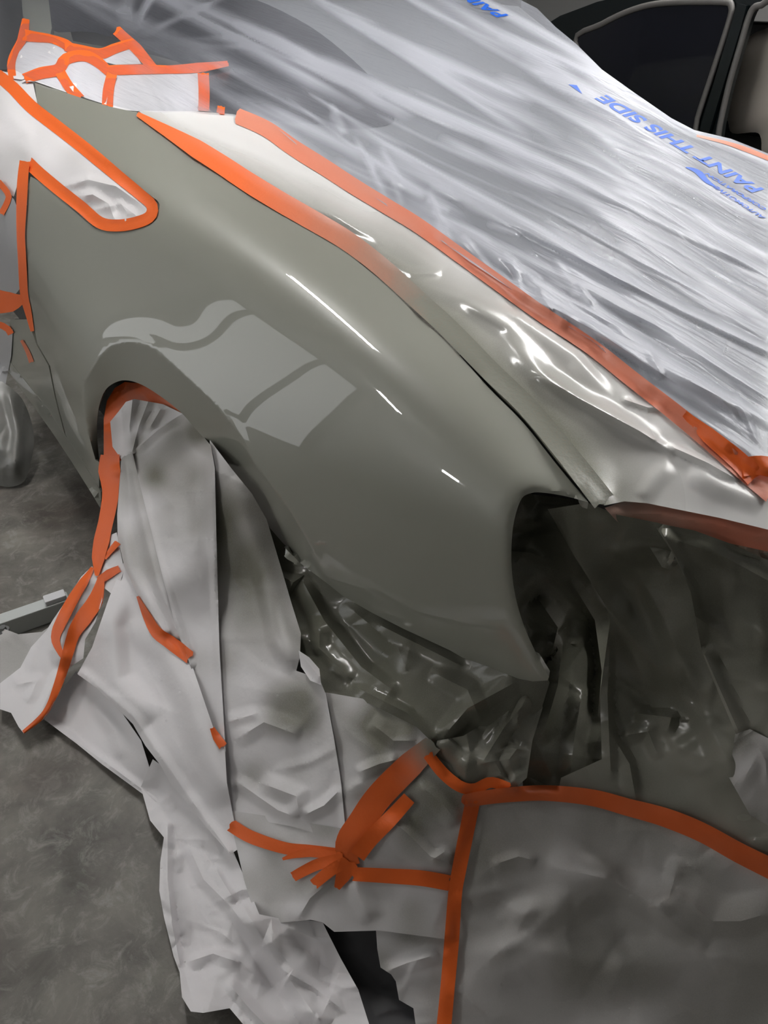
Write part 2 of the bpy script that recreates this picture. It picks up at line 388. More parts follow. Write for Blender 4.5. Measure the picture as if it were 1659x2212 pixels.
# ------------------------------------------------------------------ the room
def slab(name, c, s, m):
    bm = bmesh.new(); box_bm(bm, c, s); return struct(mesh_of(bm, name, m))
XL, XR, YB, YF, ZC = -3.2, 9.0, -4.0, 9.0, 3.3
slab('floor', ((XL + XR) / 2, (YB + YF) / 2, -.05), (XR - XL + .4, YF - YB + .4, .1), M_floor)
slab('ceiling', ((XL + XR) / 2, (YB + YF) / 2, ZC + .05), (XR - XL + .4, YF - YB + .4, .1), M_ceil)
slab('wall_left', (XL - .1, (YB + YF) / 2, ZC / 2), (.2, YF - YB + .4, ZC), M_wall)
slab('wall_right', (XR + .1, (YB + YF) / 2, ZC / 2), (.2, YF - YB + .4, ZC), M_wall)
slab('wall_front', ((XL + XR) / 2, YF + .1, ZC / 2), (XR - XL, .2, ZC), M_wall)
slab('wall_back', ((XL + XR) / 2, YB - .1, ZC / 2), (XR - XL, .2, ZC), M_wall)

# unseen window on the left wall, inferred from the panel's reflection; its glow is added
M_pane = bpy.data.materials.new('frosted_glow_pane'); M_pane.use_nodes = True
_b = M_pane.node_tree.nodes['Principled BSDF']; _b.inputs['Base Color'].default_value = (.8, .8, .8, 1); _b.inputs['Emission Color'].default_value = (.96, .98, 1, 1); _b.inputs['Emission Strength'].default_value = WINDOW_GLOW
win = struct(empty('window_1', (XL + .05, 5.6, 0)))
for a, b, m_ in ((3.7, 4.5, M_pane), (4.64, 6.25, M_pane), (6.37, 6.7, M_pane)):
    bm = bmesh.new(); box_bm(bm, (XL + .015, (a + b) / 2, 1.6), (.02, b - a, 3.1)); child(mesh_of(bm, 'pane', m_), win)
for y in (3.65, 4.57, 6.31, 6.75):
    bm = bmesh.new(); box_bm(bm, (XL + .03, y, 1.6), (.06, .12, 3.2), bevel=.006); child(mesh_of(bm, 'mullion', M_under0), win)
M_tube = bpy.data.materials.new('lit_tube'); M_tube.use_nodes = True
_n = M_tube.node_tree.nodes; _n.clear(); _e = _n.new('ShaderNodeEmission'); _e.inputs[0].default_value = (1, .985, .965, 1); _e.inputs[1].default_value = TUBE_POWER
_o = _n.new('ShaderNodeOutputMaterial'); M_tube.node_tree.links.new(_e.outputs[0], _o.inputs[0])
M_flood = M_tube.copy(); M_flood.name = 'lit_flood'; M_flood.node_tree.nodes['Emission'].inputs[1].default_value = TUBE_POWER * 1.0
M_white_metal = mat('white_enamel', (.75, .75, .74), .4)
where = ['over the near side of the masked car', 'over the dark parked car', 'beside the left wall', 'over the far rear corner of the masked car', 'beyond the dark parked car']
for (x, y, z, ln, hd), w in zip(BATTENS, where):
    root = empty('tube_light', (x, y, z)); root.rotation_euler.z = math.radians(hd)
    tag(root, 'twin fluorescent tube batten on the ceiling ' + w, 'ceiling light', 'ceiling battens')
    bm = bmesh.new(); box_bm(bm, (0, 0, .17), (ln + .06, .16, .16), bevel=.008)
    h = mesh_of(bm, 'housing', M_white_metal); h.parent = root
    for s in (-1, 1):
        t = tube_mesh('tube', [(-ln / 2, s * .045, .06), (ln / 2, s * .045, .06)], .016, M_flood if ln < 1 else M_tube, 10); t.parent = root
        for e in (-1, 1):
            bm = bmesh.new(); box_bm(bm, (e * (ln / 2 + .012), s * .045, .07), (.024, .04, .06))
            k = mesh_of(bm, 'tube_holder', M_white_metal); k.parent = root

# small flood lamp on the left wall
root = empty('wall_lamp', (XL + .02, 1.92, 2.1)); tag(root, 'small flood lamp on the left wall, out of the picture', 'lamp')
bm = bmesh.new(); box_bm(bm, (XL + .07, 1.92, 2.18), (.1, .34, .2), bevel=.015); child(mesh_of(bm, 'lamp_housing', M_white_metal), root)
bm = bmesh.new(); box_bm(bm, (XL + .125, 1.92, 2.18), (.012, .2, .16)); child(mesh_of(bm, 'lamp_glass', M_flood), root)

# ------------------------------------------------------------------ the masked car: body surface as a loft of sections (y, [(x, z) ...])
SECT = [
    (0.30, [(.80, .20), (.78, .38), (.765, .52), (.755, .66), (.750, .76), (.752, .84), (.765, .895), (.83, .905), (1.08, .93), (1.42, .94)]),
    (0.56, [(.77, .20), (.74, .38), (.722, .54), (.708, .68), (.703, .78), (.708, .85), (.738, .893), (.797, .903), (1.05, .935), (1.42, .95)]),
    (0.80, [(.70, .20), (.66, .38), (.640, .54), (.638, .68), (.648, .80), (.674, .89), (.728, .95), (.812, .970), (1.06, 1.00), (1.42, 1.02)]),
    (1.05, [(.65, .20), (.60, .38), (.583, .54), (.582, .68), (.603, .81), (.646, .92), (.724, 1.01), (.846, 1.022), (1.08, 1.05), (1.42, 1.075)]),
    (1.35, [(.56, .20), (.53, .38), (.522, .54), (.531, .69), (.563, .82), (.622, .94), (.720, 1.052), (.882, 1.064), (1.10, 1.10), (1.42, 1.13)]),
    (1.65, [(.48, .20), (.474, .38), (.475, .54), (.490, .69), (.530, .82), (.596, .94), (.698, 1.072), (.900, 1.098), (1.12, 1.14), (1.42, 1.17)]),
    (2.00, [(.41, .20), (.408, .38), (.415, .54), (.437, .69), (.483, .82), (.552, .94), (.668, 1.095), (.902, 1.142), (1.13, 1.19), (1.42, 1.22)]),
    (2.50, [(.405, .20), (.415, .38), (.430, .54), (.442, .69), (.458, .82), (.500, .95), (.610, 1.110), (.898, 1.205), (1.13, 1.25), (1.42, 1.28)]),
    (3.15, [(.405, .20), (.415, .38), (.430, .54), (.440, .69), (.455, .82), (.490, .95), (.570, 1.100), (.790, 1.245), (1.08, 1.31), (1.42, 1.33)]),
    (4.00, [(.41, .20), (.42, .38), (.43, .54), (.44, .69), (.46, .82), (.50, .93), (.58, 1.07), (.78, 1.22), (1.08, 1.29), (1.42, 1.31)]),
    (4.80, [(.43, .20), (.43, .38), (.44, .54), (.45, .69), (.47, .80), (.50, .86), (.58, .92), (.78, .97), (1.08, 1.0), (1.42, 1.02)]),
]
def spline1(x, y):
    """natural cubic spline, returns evaluator (y may be n x k)"""
    x = np.array(x, float); y = np.array(y, float); n = len(x); h = np.diff(x); A = np.zeros((n, n)); B = np.zeros_like(y); A[0, 0] = A[-1, -1] = 1
    for i in range(1, n - 1):
        A[i, i - 1] = h[i - 1]; A[i, i] = 2 * (h[i - 1] + h[i]); A[i, i + 1] = h[i]; B[i] = 6 * ((y[i + 1] - y[i]) / h[i] - (y[i] - y[i - 1]) / h[i - 1])
    m = np.linalg.solve(A, B)
    def ev(q):
        q = np.asarray(q, float); i = np.clip(np.searchsorted(x, q) - 1, 0, n - 2); t = q - x[i]; hh = h[i]; ex = (slice(None),) + (None,) * (y.ndim - 1)
        a = y[i]; b = (y[i + 1] - y[i]) / hh[ex] - hh[ex] * (2 * m[i] + m[i + 1]) / 6; c = m[i] / 2; dd = (m[i + 1] - m[i]) / (6 * hh[ex]); t = t[ex]
        return a + b * t + c * t * t + dd * t ** 3
    return ev
YS = np.linspace(.30, 4.8, 260)
ctrl = np.array([s[1] for s in SECT])                      # sections x points x 2
lines_ = spline1([s[0] for s in SECT], ctrl.reshape(len(SECT), -1))(YS).reshape(len(YS), -1, 2)
LOFT = []
for r in lines_:
    ch = np.concatenate([[0], np.cumsum(np.sqrt(np.linalg.norm(np.diff(r, axis=0), axis=1)))])
    LOFT.append(spline1(ch, r)(np.linspace(0, ch[-1], 140)))
LOFT = np.array(LOFT)                                      # 260 x 140 x 2
NI, NJ = LOFT.shape[:2]
lv = [Vector((LOFT[i, j, 0], YS[i], LOFT[i, j, 1])) for i in range(NI) for j in range(NJ)]
lf = [[i * NJ + j, i * NJ + j + 1, (i + 1) * NJ + j + 1, (i + 1) * NJ + j] for i in range(NI - 1) for j in range(NJ - 1)]
LT = BVHTree.FromPolygons(lv, lf)
def body(P): return cast(P, [LT])

PAN_TOP = [(75, 176), (130, 196), (189, 216), (240, 231), (287, 241), (294, 241)]
PAN_HATCH = cr([(294, 241), (371, 304), (472, 371), (560, 427), (635, 472), (682, 500), (736, 537), (780, 571), (837, 618), (905, 686), (972, 746), (1060, 842), (1132, 915), (1204, 1005), (1271, 1085)], 5)
PAN_LAMP = cr([(1271, 1085), (1222, 1072), (1171, 1064), (1147, 1065.5), (1127, 1077), (1113, 1115), (1106, 1159), (1105, 1222), (1113, 1286), (1131, 1349), (1159, 1413), (1186, 1462)], 6)
PAN_BOT = [(1183, 1470), (1151, 1472), (1119, 1466), (1060, 1442), (1000, 1421), (972, 1405), (871, 1358), (804, 1324), (740, 1287), (709, 1262), (648, 1216), (611, 1179)]
ARCH_IN = cr([(611, 1179), (574, 1127), (544, 1074), (500, 1020), (453, 961), (421, 925), (391, 891), (348, 857), (308, 832), (277, 822), (252, 825), (229, 841), (216, 870), (210, 907), (210, 943), (214, 990)], 5)
ARCH_OUT = cr([(716, 1263), (689, 1219), (652, 1145), (611, 1078), (551, 1000), (526, 952), (472, 881), (422, 831), (364, 777), (324, 746), (280, 738), (236, 748), (209, 780), (189, 814), (179, 830), (182, 880), (192, 940), (211, 1010)], 5)
PAN_FRONT = [(214, 1058), (159, 972), (142, 939), (121, 858), (108, 790), (81, 743), (67, 675), (62, 635), (57, 567), (56, 506), (61, 405), (66, 381)]
WIN_LOW = cr([(66, 381), (101, 402), (152, 449), (196, 486), (219, 498), (253, 499), (304, 488), (331, 472), (344, 449), (341, 435), (321, 419), (270, 378), (202, 327), (101, 246), (81, 229)], 5)
PANEL = PAN_TOP + PAN_HATCH[1:] + PAN_LAMP[1:] + PAN_BOT + ARCH_IN[1:] + PAN_FRONT + WIN_LOW[1:] + [(78, 205)]
BAND = ARCH_OUT + ARCH_IN[::-1]
def panel_shape(P):
    """wheel-arch lip and rolled lamp edge, as relief on the body surface (towards the camera = plus)"""
    h = np.zeros(len(P)); di = pdist(P, ARCH_IN)[0]; m = inside(P, BAND) | (di < 1.5); do = pdist(P, ARCH_OUT)[0]
    s = di / (di + do + 1e-6); h[m] -= (.065 * (1 - s) ** 1.05)[m]
    dl = pdist(P, PAN_LAMP[4:])[0]; u = np.clip(1 - dl / 46, 0, 1); h -= .012 * (1 - np.sqrt(1 - np.minimum(u, .999) ** 2))
    d2 = pdist(P, PAN_BOT)[0]; u = np.clip(1 - d2 / 16, 0, 1); h -= .004 * u * u
    d3 = pdist(P, WIN_LOW)[0]; u = np.clip(1 - d3 / 9, 0, 1); h -= .003 * u * u
    # outer bead of the lip
    h += .0025 * np.exp(-(do / 9) ** 2)
    return h
car = tag(empty('coupe', (1.42, 2.2, 0)), 'masked coupe with freshly painted grey-green rear quarter panel', 'car')
panel = patch('quarter_panel', PANEL, body, M_paint, 9, extra=panel_shape, flange=.014, parent=car, lines=[ARCH_OUT])
panel['label'] = 'glossy grey-green quarter panel with wheel arch and empty lamp opening'
# rocker and lower door in front of the arch
patch('rocker_panel', [(22, 690), (60, 690), (79, 745), (105, 790), (119, 860), (140, 940), (157, 974), (214, 1062), (216, 1097), (160, 1000), (17, 800)], body, M_paint, 12, off=-.004, flange=.02, parent=car)
patch('sill_lip', [(14, 786), (22, 782), (100, 880), (160, 968), (218, 1062), (218, 1098), (150, 990), (80, 885)], body, M_paint, 10, off=.004, flange=.012, parent=car)
# body shell under the masking, both sides, set in a little
def shell(name, i0, i1, j0, j1, inset, m, mirror=False):
    V = []; F = []
    ii = list(range(i0, i1, 4)); jj = list(range(j0, j1, 4))
    for i in ii:
        for j in jj:
            x, z = LOFT[i, j]; x = x + inset * (1 - j / NJ); z = z - inset * (j / NJ)
            V.append((2.84 - x if mirror else x, YS[i], z))
    for a in range(len(ii) - 1):
        for b in range(len(jj) - 1):
            f = [a * len(jj) + b, a * len(jj) + b + 1, (a + 1) * len(jj) + b + 1, (a + 1) * len(jj) + b]; F.append(f if mirror else f[::-1])
    me = bpy.data.meshes.new(name); me.from_pydata(V, [], F); me.update()
    for p in me.polygons: p.use_smooth = True
    o = link(name, me, m); return child(o, car)
M_glass = mat('dark_car_glass', (.02, .021, .024), .08)
M_hatchw = mat('covered_hatch_lid', (.5, .5, .49), .6)
shell('inner_body', 24, 255, 0, 74, .2, M_under)
shell('far_body_side', 18, 255, 8, 84, .02, M_paint, True)
bm = bmesh.new(); box_bm(bm, (1.42, 1.0, .5), (1.0, .7, .5)); child(mesh_of(bm, 'boot_floor', M_under), car)
# rear wheel behind the masked arch
bm = bmesh.new()
mt = Matrix.Translation((.86, 1.62, .33)) @ Matrix.Rotation(math.pi / 2, 4, 'Y')
bmesh.ops.create_cone(bm, cap_ends=True, segments=40, radius1=.32, radius2=.32, depth=.2, matrix=mt)
bmesh.ops.bevel(bm, geom=[e for e in bm.edges if abs(e.verts[0].co.x - e.verts[1].co.x) < 1e-5], offset=.03, segments=3, affect='EDGES')
child(mesh_of(bm, 'rear_wheel', M_under, True), car)

# ------------------------------------------------------------------ masking sheets
# where the skirt of paper hangs: from the arch and the panel's lower edge out to the floor
bd = body([(611, 1179), (740, 1287), (871, 1358), (1000, 1421), (1119, 1466), (453, 961)])
SK = [(611, 1179, bd[0] + .02), (740, 1287, bd[1] + .02), (871, 1358, bd[2] + .02), (1000, 1421, bd[3] + .02), (1119, 1466, bd[4] + .02), (453, 961, bd[5] + .03)]
SK += [(x, y, d_x(x, y, v)) for x, y, v in [(250, 900, .475), (320, 880, .545), (400, 930, .575), (250, 980, .445)]]
SK += [(x, y, d_z(x, y, z)) for x, y, z in [
    (250, 1150, .33), (250, 1250, .26), (220, 1400, .15), (160, 1350, .17), (110, 1450, .08), (0, 1500, .03), (50, 1580, .02), (0, 1420, .05), (380, 1250, .40), (480, 1300, .38), (480, 1450, .30), (480, 1600, .22), (200, 1520, .07), (330, 1640, .12),
    (310, 1720, .03), (350, 1850, .02), (500, 1800, .12), (400, 2150, .02), (600, 1400, .41), (740, 1500, .42), (620, 1650, .28), (740, 1820, .24), (560, 1980, .10), (700, 2000, .11), (560, 2212, .02), (780, 2212, .02),
    (950, 1600, .42), (850, 1720, .32), (970, 1900, .21), (960, 2050, .12), (960, 2212, .035), (1100, 1700, .36), (1300, 1720, .33), (1150, 1950, .19), (1300, 1950, .18), (1300, 2212, .035), (1500, 1950, .23), (1659, 1850, .32), (1659, 2212, .05), (1300, 1500, .46), (1480, 1600, .45),
    (1330, 1125, .865), (1400, 1250, .72), (1450, 1250, .75), (1500, 1400, .62), (1659, 1640, .5), (1659, 1220, .80)]]
skirt = TPS(SK, 2e-4)

def d_floor(P): return (0.012 - HC) / rays(P)[:, 2]
low = lambda k: (lambda P: np.minimum(skirt(P) - k, d_floor(P)))
SHEETS = []
def sheet(label, outl, depth, m=None, cat='masking paper', name='masking_paper', **kw):
    key = label; kw['step'] = max(5, kw.get('step', 10) * .68)
    if (m is None or m is M_paper) and cat == 'masking paper' and kw.get('step', 10) >= 4.7: kw['tins'] = list(kw.get('tins', ())) + [Tin(outl, 74, .009, len(label) * 3 + 1, (1, 1.3))]
    o = patch(name, outl, depth, m or M_paper, key=key, **kw); tag(o, label, cat); SHEETS.append(key); return o
def tin(outl, space, amp, seed, stretch=(1, 1)): return Ridges(outl, space, amp, seed, stretch)
def tinx(outl, space, amp, seed, stretch=(1, 1)): return Tin(outl, space, amp, seed, stretch)

# --- paper inside the tail lamp opening and behind it
hole_d = TPS([(1105, 1070, d_y(1105, 1070, .70)), (1271, 1090, d_y(1271, 1090, .60)), (1330, 1130, d_z(1330, 1130, .85)), (1105, 1250, d_y(1105, 1250, .68)), (1200, 1250, d_y(1200, 1250, .64)), (1130, 1400, d_y(1130, 1400, .64)),
              (1310, 1330, d_y(1310, 1330, .60)), (1250, 1500, d_z(1250, 1500, .46)), (1300, 1600, d_z(1300, 1600, .40)), (1150, 1600, d_z(1150, 1600, .42)), (1200, 1700, d_z(1200, 1700, .34))])
O = [(1090, 1060), (1272, 1083), (1335, 1120), (1330, 1330), (1325, 1500), (1320, 1700), (1130, 1710), (1125, 1600), (1160, 1470), (1100, 1400), (1090, 1200)]
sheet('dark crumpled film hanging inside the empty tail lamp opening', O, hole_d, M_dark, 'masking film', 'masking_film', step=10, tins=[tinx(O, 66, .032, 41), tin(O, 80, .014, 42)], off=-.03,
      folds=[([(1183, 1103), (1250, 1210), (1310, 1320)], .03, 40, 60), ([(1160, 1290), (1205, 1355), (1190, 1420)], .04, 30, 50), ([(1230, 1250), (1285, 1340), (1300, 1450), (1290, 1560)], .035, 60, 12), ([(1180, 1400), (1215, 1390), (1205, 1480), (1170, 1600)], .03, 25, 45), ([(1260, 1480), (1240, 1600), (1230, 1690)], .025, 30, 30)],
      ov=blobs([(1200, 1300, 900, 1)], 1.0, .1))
# --- rear sheets on the right: overspray, with their shade put into its coverage
O = [(1183, 1100), (1271, 1086), (1333, 1112), (1425, 1130), (1472, 1206), (1502, 1278), (1524, 1397), (1566, 1496), (1605, 1588), (1670, 1620), (1790, 1690), (1790, 1940), (1670, 1870), (1556, 1800), (1417, 1750), (1294, 1718), (1205, 1712), (1212, 1680), (1300, 1640), (1296, 1500), (1318, 1340), (1308, 1308), (1240, 1200)]
rear_d = lambda P: skirt(P)
sheet('dark overspray-stained paper hanging from the tail corner beside the lamp opening', O, rear_d, M_dark, step=11, tins=[tin(O, 120, .008, 5, (1, 1.3))],
      folds=[([(1200, 1120), (1300, 1300), (1420, 1440), (1500, 1500)], .02, 60, 50, .6), ([(1330, 1150), (1430, 1330), (1530, 1560), (1600, 1700)], .018, 70, 40, .6), ([(1320, 1340), (1312, 1500), (1320, 1690)], .02, 16, 50),
             ([(1305, 1560), (1360, 1650), (1375, 1735)], .014, 16, 30), ([(1370, 1540), (1450, 1550), (1440, 1590)], .02, 18, 40), ([(1340, 1590), (1400, 1580), (1425, 1640)], .016, 25, 20), ([(1420, 1600), (1560, 1650), (1650, 1760)], .012, 60, 60, .5)],
      ov=blobs([(1330, 1300, 420, .95), (1450, 1500, 200, .8), (1600, 1750, 150, .5)], .55, .3, 80, 3), extra=Ridges(O, 75, .011, 203, (1, 1.2)))
O = [(1410, 1128), (1500, 1146), (1580, 1175), (1670, 1215), (1790, 1262), (1790, 1700), (1670, 1630), (1595, 1598), (1556, 1506), (1516, 1407), (1492, 1278), (1460, 1206)]
sheet('grey overspray-stained paper at the right edge below the folded silver-red tape', O, rear_d, M_dark, step=11, off=.016, tins=[tin(O, 110, .007, 9, (1, 1.2))],
      folds=[([(1424, 1140), (1462, 1205), (1494, 1290), (1514, 1400)], .022, 25, 14, .6, .1), ([(1516, 1400), (1560, 1500), (1600, 1590)], .026, 30, 80, .7, .1), ([(1470, 1230), (1500, 1330), (1560, 1370)], .012, 20, 30), ([(1440, 1160), (1560, 1200), (1670, 1260)], .012, 20, 30, .7, 0)],
      ov=blobs([(1480, 1250, 300, .9), (1640, 1300, 260, .8)], .45, .3, 80, 4), extra=Ridges(O, 80, .011, 204, (1, 1.2)))
O = [(1588, 1585), (1620, 1575), (1670, 1600), (1670, 1790), (1620, 1760), (1575, 1680)]
sheet('small torn grey paper flap at the right edge above the tape arc', O, rear_d, M_paper, step=10, off=.022, tins=[tin(O, 60, .008, 12)], ov=blobs([(1620, 1680, 200, .7)], .4))

# --- glossy paint-covered film below the panel's lower edge
O = PAN_BOT[::-1] + [(1187, 1475), (1170, 1530), (1130, 1565), (1060, 1580), (1000, 1595), (945, 1615), (900, 1570), (800, 1520), (702, 1505), (660, 1445), (642, 1395), (615, 1300), (590, 1200), (572, 1128)]
O = [(x, y - 6) if i < 12 else (x, y) for i, (x, y) in enumerate(O)]
sheet('glossy dark crumpled film tucked under the lower edge of the quarter panel', O, skirt, M_dark, 'masking film', 'masking_film', step=9, off=-.012, tins=[tinx(O, 80, .032, 21, (1.6, .8)), tin(O, 90, .010, 22, (1.5, .9))],
      folds=[([(640, 1230), (700, 1340), (780, 1440), (860, 1500)], .022, 22, 34), ([(740, 1300), (860, 1400), (880, 1450)], .02, 40, 30), ([(800, 1340), (920, 1400), (1000, 1440)], .016, 20, 20), ([(690, 1330), (690, 1400), (760, 1470)], .02, 26, 20), ([(930, 1450), (1010, 1490), (1040, 1560)], .022, 30, 26), ([(1120, 1470), (1010, 1530), (950, 1600)], .02, 26, 26), ([(760, 1480), (880, 1540), (940, 1600)], .016, 16, 24)],
      ov=blobs([(800, 1380, 500, 1)], .95, .15))
O = [(1050, 1560), (1120, 1500), (1168, 1480), (1172, 1530), (1150, 1600), (1138, 1680), (1110, 1706), (1060, 1700), (1000, 1710), (965, 1690), (930, 1640), (945, 1600), (1000, 1590)]
sheet('crumpled beige-grey paper scrap between the lamp opening and the tape arc', O, skirt, M_dark, step=8, off=.012, tins=[tinx(O, 46, .024, 33), tin(O, 42, .013, 33)],
      folds=[([(1150, 1500), (1090, 1570), (1040, 1650)], .022, 24, 30), ([(1030, 1650), (1100, 1640), (1130, 1600)], .016, 20, 24)], ov=blobs([(1100, 1540, 120, .9), (1000, 1640, 60, .5)], .45))

# --- paper under the bumper: lower centre
O = [(492, 1750), (560, 1760), (740, 1790), (800, 1730), (900, 1640), (928, 1630), (965, 1680), (1005, 1700), (1005, 1760), (990, 1890), (980, 1940), (972, 2030), (820, 2010), (722, 2013), (696, 1992), (671, 1987), (597, 1994), (560, 1985), (542, 1948), (527, 1900), (511, 1830)]
sheet('grey paper panel with folded tape fingers, between the two tape corners', O, skirt, M_paper, step=11, off=.004, tins=[tin(O, 120, .005, 51)],
      folds=[([(640, 1990), (670, 1940), (740, 1880)], .008, 40, 14), ([(830, 1760), (880, 1800), (930, 1850), (985, 1870)], .018, 20, 45), ([(900, 1690), (960, 1740), (990, 1780)], .012, 24, 30), ([(760, 1900), (800, 1990)], .01, 40, 30, .5), ([(930, 1860), (960, 1840), (985, 1850)], .01, 16, 16)],
      ov=blobs([(930, 1740, 130, .85), (960, 1820, 90, .7)], .36, .3, 60, 7))  # blots are overspray; raised base tone paints in the shade
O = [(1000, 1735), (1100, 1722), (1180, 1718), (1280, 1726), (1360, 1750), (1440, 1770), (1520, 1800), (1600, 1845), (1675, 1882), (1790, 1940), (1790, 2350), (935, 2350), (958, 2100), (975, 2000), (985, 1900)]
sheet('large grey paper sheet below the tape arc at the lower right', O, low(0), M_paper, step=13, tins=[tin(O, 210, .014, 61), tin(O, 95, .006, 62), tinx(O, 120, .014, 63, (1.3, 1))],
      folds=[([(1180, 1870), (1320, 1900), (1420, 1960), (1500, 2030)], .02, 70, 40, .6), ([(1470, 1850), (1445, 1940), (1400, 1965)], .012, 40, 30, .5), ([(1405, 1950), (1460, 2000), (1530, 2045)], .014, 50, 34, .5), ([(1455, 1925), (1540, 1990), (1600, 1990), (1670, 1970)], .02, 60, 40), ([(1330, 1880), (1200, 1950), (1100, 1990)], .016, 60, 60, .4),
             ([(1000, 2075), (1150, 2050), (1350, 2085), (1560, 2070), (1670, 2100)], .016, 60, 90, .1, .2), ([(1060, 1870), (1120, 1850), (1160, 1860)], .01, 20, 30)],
      ov=blobs([(1100, 1780, 200, .75), (1350, 1800, 200, .75)], .6, .2, 120, 8))  # even overspray base stands in for shade on this rear-facing sheet
O = [(812, 2006), (975, 2005), (968, 2110), (958, 2230), (948, 2330), (925, 2330), (900, 2230), (893, 2178), (862, 2160), (855, 2120), (845, 2105), (822, 2090), (815, 2050)]
sheet('torn-edged grey paper strip left of the long upright tape', O, low(0), M_paper, step=10, off=-.006, tins=[tin(O, 70, .006, 71)], folds=[([(830, 2100), (880, 2080), (950, 2060)], .01, 25, 25)], ov=blobs([(960, 2100, 60, .5)], .4))  # base coverage darkens the strip in place of shade
O = [(640, 1960), (840, 1980), (860, 2100), (960, 2330), (740, 2330), (660, 2100)]
sheet('charcoal plastic sheet showing through the gap between torn papers', O, lambda P: np.minimum(skirt(P) + .04, d_floor(P)), mat('charcoal_sheet', (.035, .035, .038), .5), 'plastic sheet', 'plastic_sheet', step=14, tins=[tin(O, 60, .003, 73)])  # plain dark sheet filling the gap between the papers

# --- arch papers
O = [(304, 1700), (330, 1640), (400, 1690), (500, 1830), (530, 1900), (560, 1975), (610, 1985), (696, 1990), (707, 2013), (737, 2072), (774, 2138), (803, 2230), (835, 2320), (590, 2320), (540, 2230), (496, 2178), (439, 2188), (412, 2185), (393, 2154), (388, 2100), (375, 2066), (354, 1981), (344, 1924), (346, 1863), (354, 1809), (324, 1772)]
sheet('crumpled white paper spilling onto the floor at the bottom of the skirt', O, low(-.035), M_paper, step=9, off=.024, tins=[tinx(O, 46, .020, 80, (1, 1.3)), tin(O, 44, .006, 83), tin(O, 80, .010, 81, (1, 1.25)), tin(O, 130, .012, 82)],
      folds=[([(362, 1770), (362, 1900), (372, 2000), (390, 2090)], .014, 14, 14, .5, .1), ([(400, 1810), (440, 1900), (500, 1960), (560, 2040)], .016, 30, 20), ([(520, 1950), (600, 2080), (700, 2220)], .03, 60, 40, .5, .1), ([(460, 1870), (510, 1950)], .012, 12, 18), ([(490, 2120), (540, 2180), (590, 2230)], .02, 22, 16), ([(400, 2080), (460, 2060), (520, 2080)], .014, 16, 24)], ov=blobs([], 0.03))
O = [(95, 1554), (128, 1495), (165, 1450), (250, 1520), (305, 1600), (336, 1700), (374, 1765), (364, 1756), (304, 1712), (219, 1650), (165, 1606)]
sheet('white paper flap lifted off the floor below the twisted tape', O, low(-.03), M_paper, step=9, tins=[tin(O, 80, .004, 85)], folds=[([(105, 1560), (219, 1640), (300, 1700), (368, 1756)], .014, 14, 20, .6, 0), ([(200, 1520), (250, 1580), (262, 1640)], .012, 26, 22, .5)], ov=blobs([], .0))
O = [(0, 1355), (40, 1370), (90, 1365), (120, 1345), (120, 1420), (40, 1450), (0, 1480)]
sheet('grey plastic sheet lying over the white bar at the left edge', O, lambda P: np.minimum(skirt(P) + .02, d_floor(P)), M_paper, 'plastic sheet', 'plastic_sheet', step=10, tins=[tin(O, 60, .005, 87)], ov=blobs([(30, 1420, 90, .6)], .45, .1))
O = [(267, 1215), (300, 1290), (345, 1375), (412, 1428), (460, 1570), (486, 1620), (490, 1690), (506, 1775), (516, 1833), (497, 1846), (449, 1790), (405, 1736), (368, 1692), (348, 1655), (314, 1611), (287, 1564), (250, 1527), (209, 1486), (167, 1456), (199, 1398), (216, 1348), (236, 1290)]
sheet('broad white paper drape between the twisted tape and the arch', O, low(.010), M_paper, step=10, tins=[tin(O, 100, .006, 91, (1, 1.5))],
      folds=[([(262, 1250), (240, 1350), (250, 1470), (330, 1560)], .05, 45, 80, .1, .3), ([(300, 1330), (400, 1480), (440, 1600), (490, 1740)], .03, 60, 50, .1, .2), ([(180, 1455), (290, 1550), (400, 1710), (495, 1840)], .012, 18, 22, .6, 0)], ov=blobs([], 0))
O = [(285, 978), (330, 930), (398, 892), (455, 962), (464, 1010), (468, 1180), (474, 1400), (486, 1600), (488, 1628), (452, 1555), (412, 1440), (380, 1355), (352, 1250), (320, 1120), (303, 1050)]
sheet('long paper drape hanging straight down from the middle of the wheel arch', O, low(.016), M_paper, step=9, tins=[tin(O, 100, .004, 95, (.8, 1.6))],
      folds=[([(286, 978), (340, 930), (398, 890)], .022, 14, 18), ([(455, 965), (462, 1180), (472, 1400), (486, 1620)], .014, 20, 14, .4, 0), ([(300, 1030), (345, 1220), (412, 1435)], .014, 14, 26, .5, 0), ([(330, 1040), (380, 1100), (370, 1160)], .012, 30, 26, .5), ([(420, 940), (420, 1060), (430, 1200)], .008, 14, 14)],
      ov=blobs([(380, 1010, 110, .75), (400, 1110, 90, .6), (440, 950, 60, .8)], .16, .35, 50, 11))
O = [(262, 990), (285, 972), (302, 1045), (322, 1125), (354, 1255), (384, 1362), (396, 1392), (345, 1372), (300, 1292), (268, 1222), (254, 1160), (253, 1110), (258, 1050)]
sheet('narrow rolled paper fold at the front of the wheel arch', O, low(.012), M_paper, step=7, folds=[([(258, 1000), (258, 1120), (280, 1230), (350, 1365)], .03, 24, 26, .2, 0), ([(282, 985), (300, 1090), (340, 1260), (385, 1370)], .022, 20, 16, .4, 0)], tins=[tin(O, 70, .002, 99)], ov=blobs([(290, 1050, 70, .6), (320, 1180, 80, .5), (280, 1000, 40, .5)], .08, .2))
O = [(238, 911), (256, 889), (272, 868), (290, 862), (352, 873), (402, 897), (340, 940), (290, 980), (262, 992), (243, 965)]
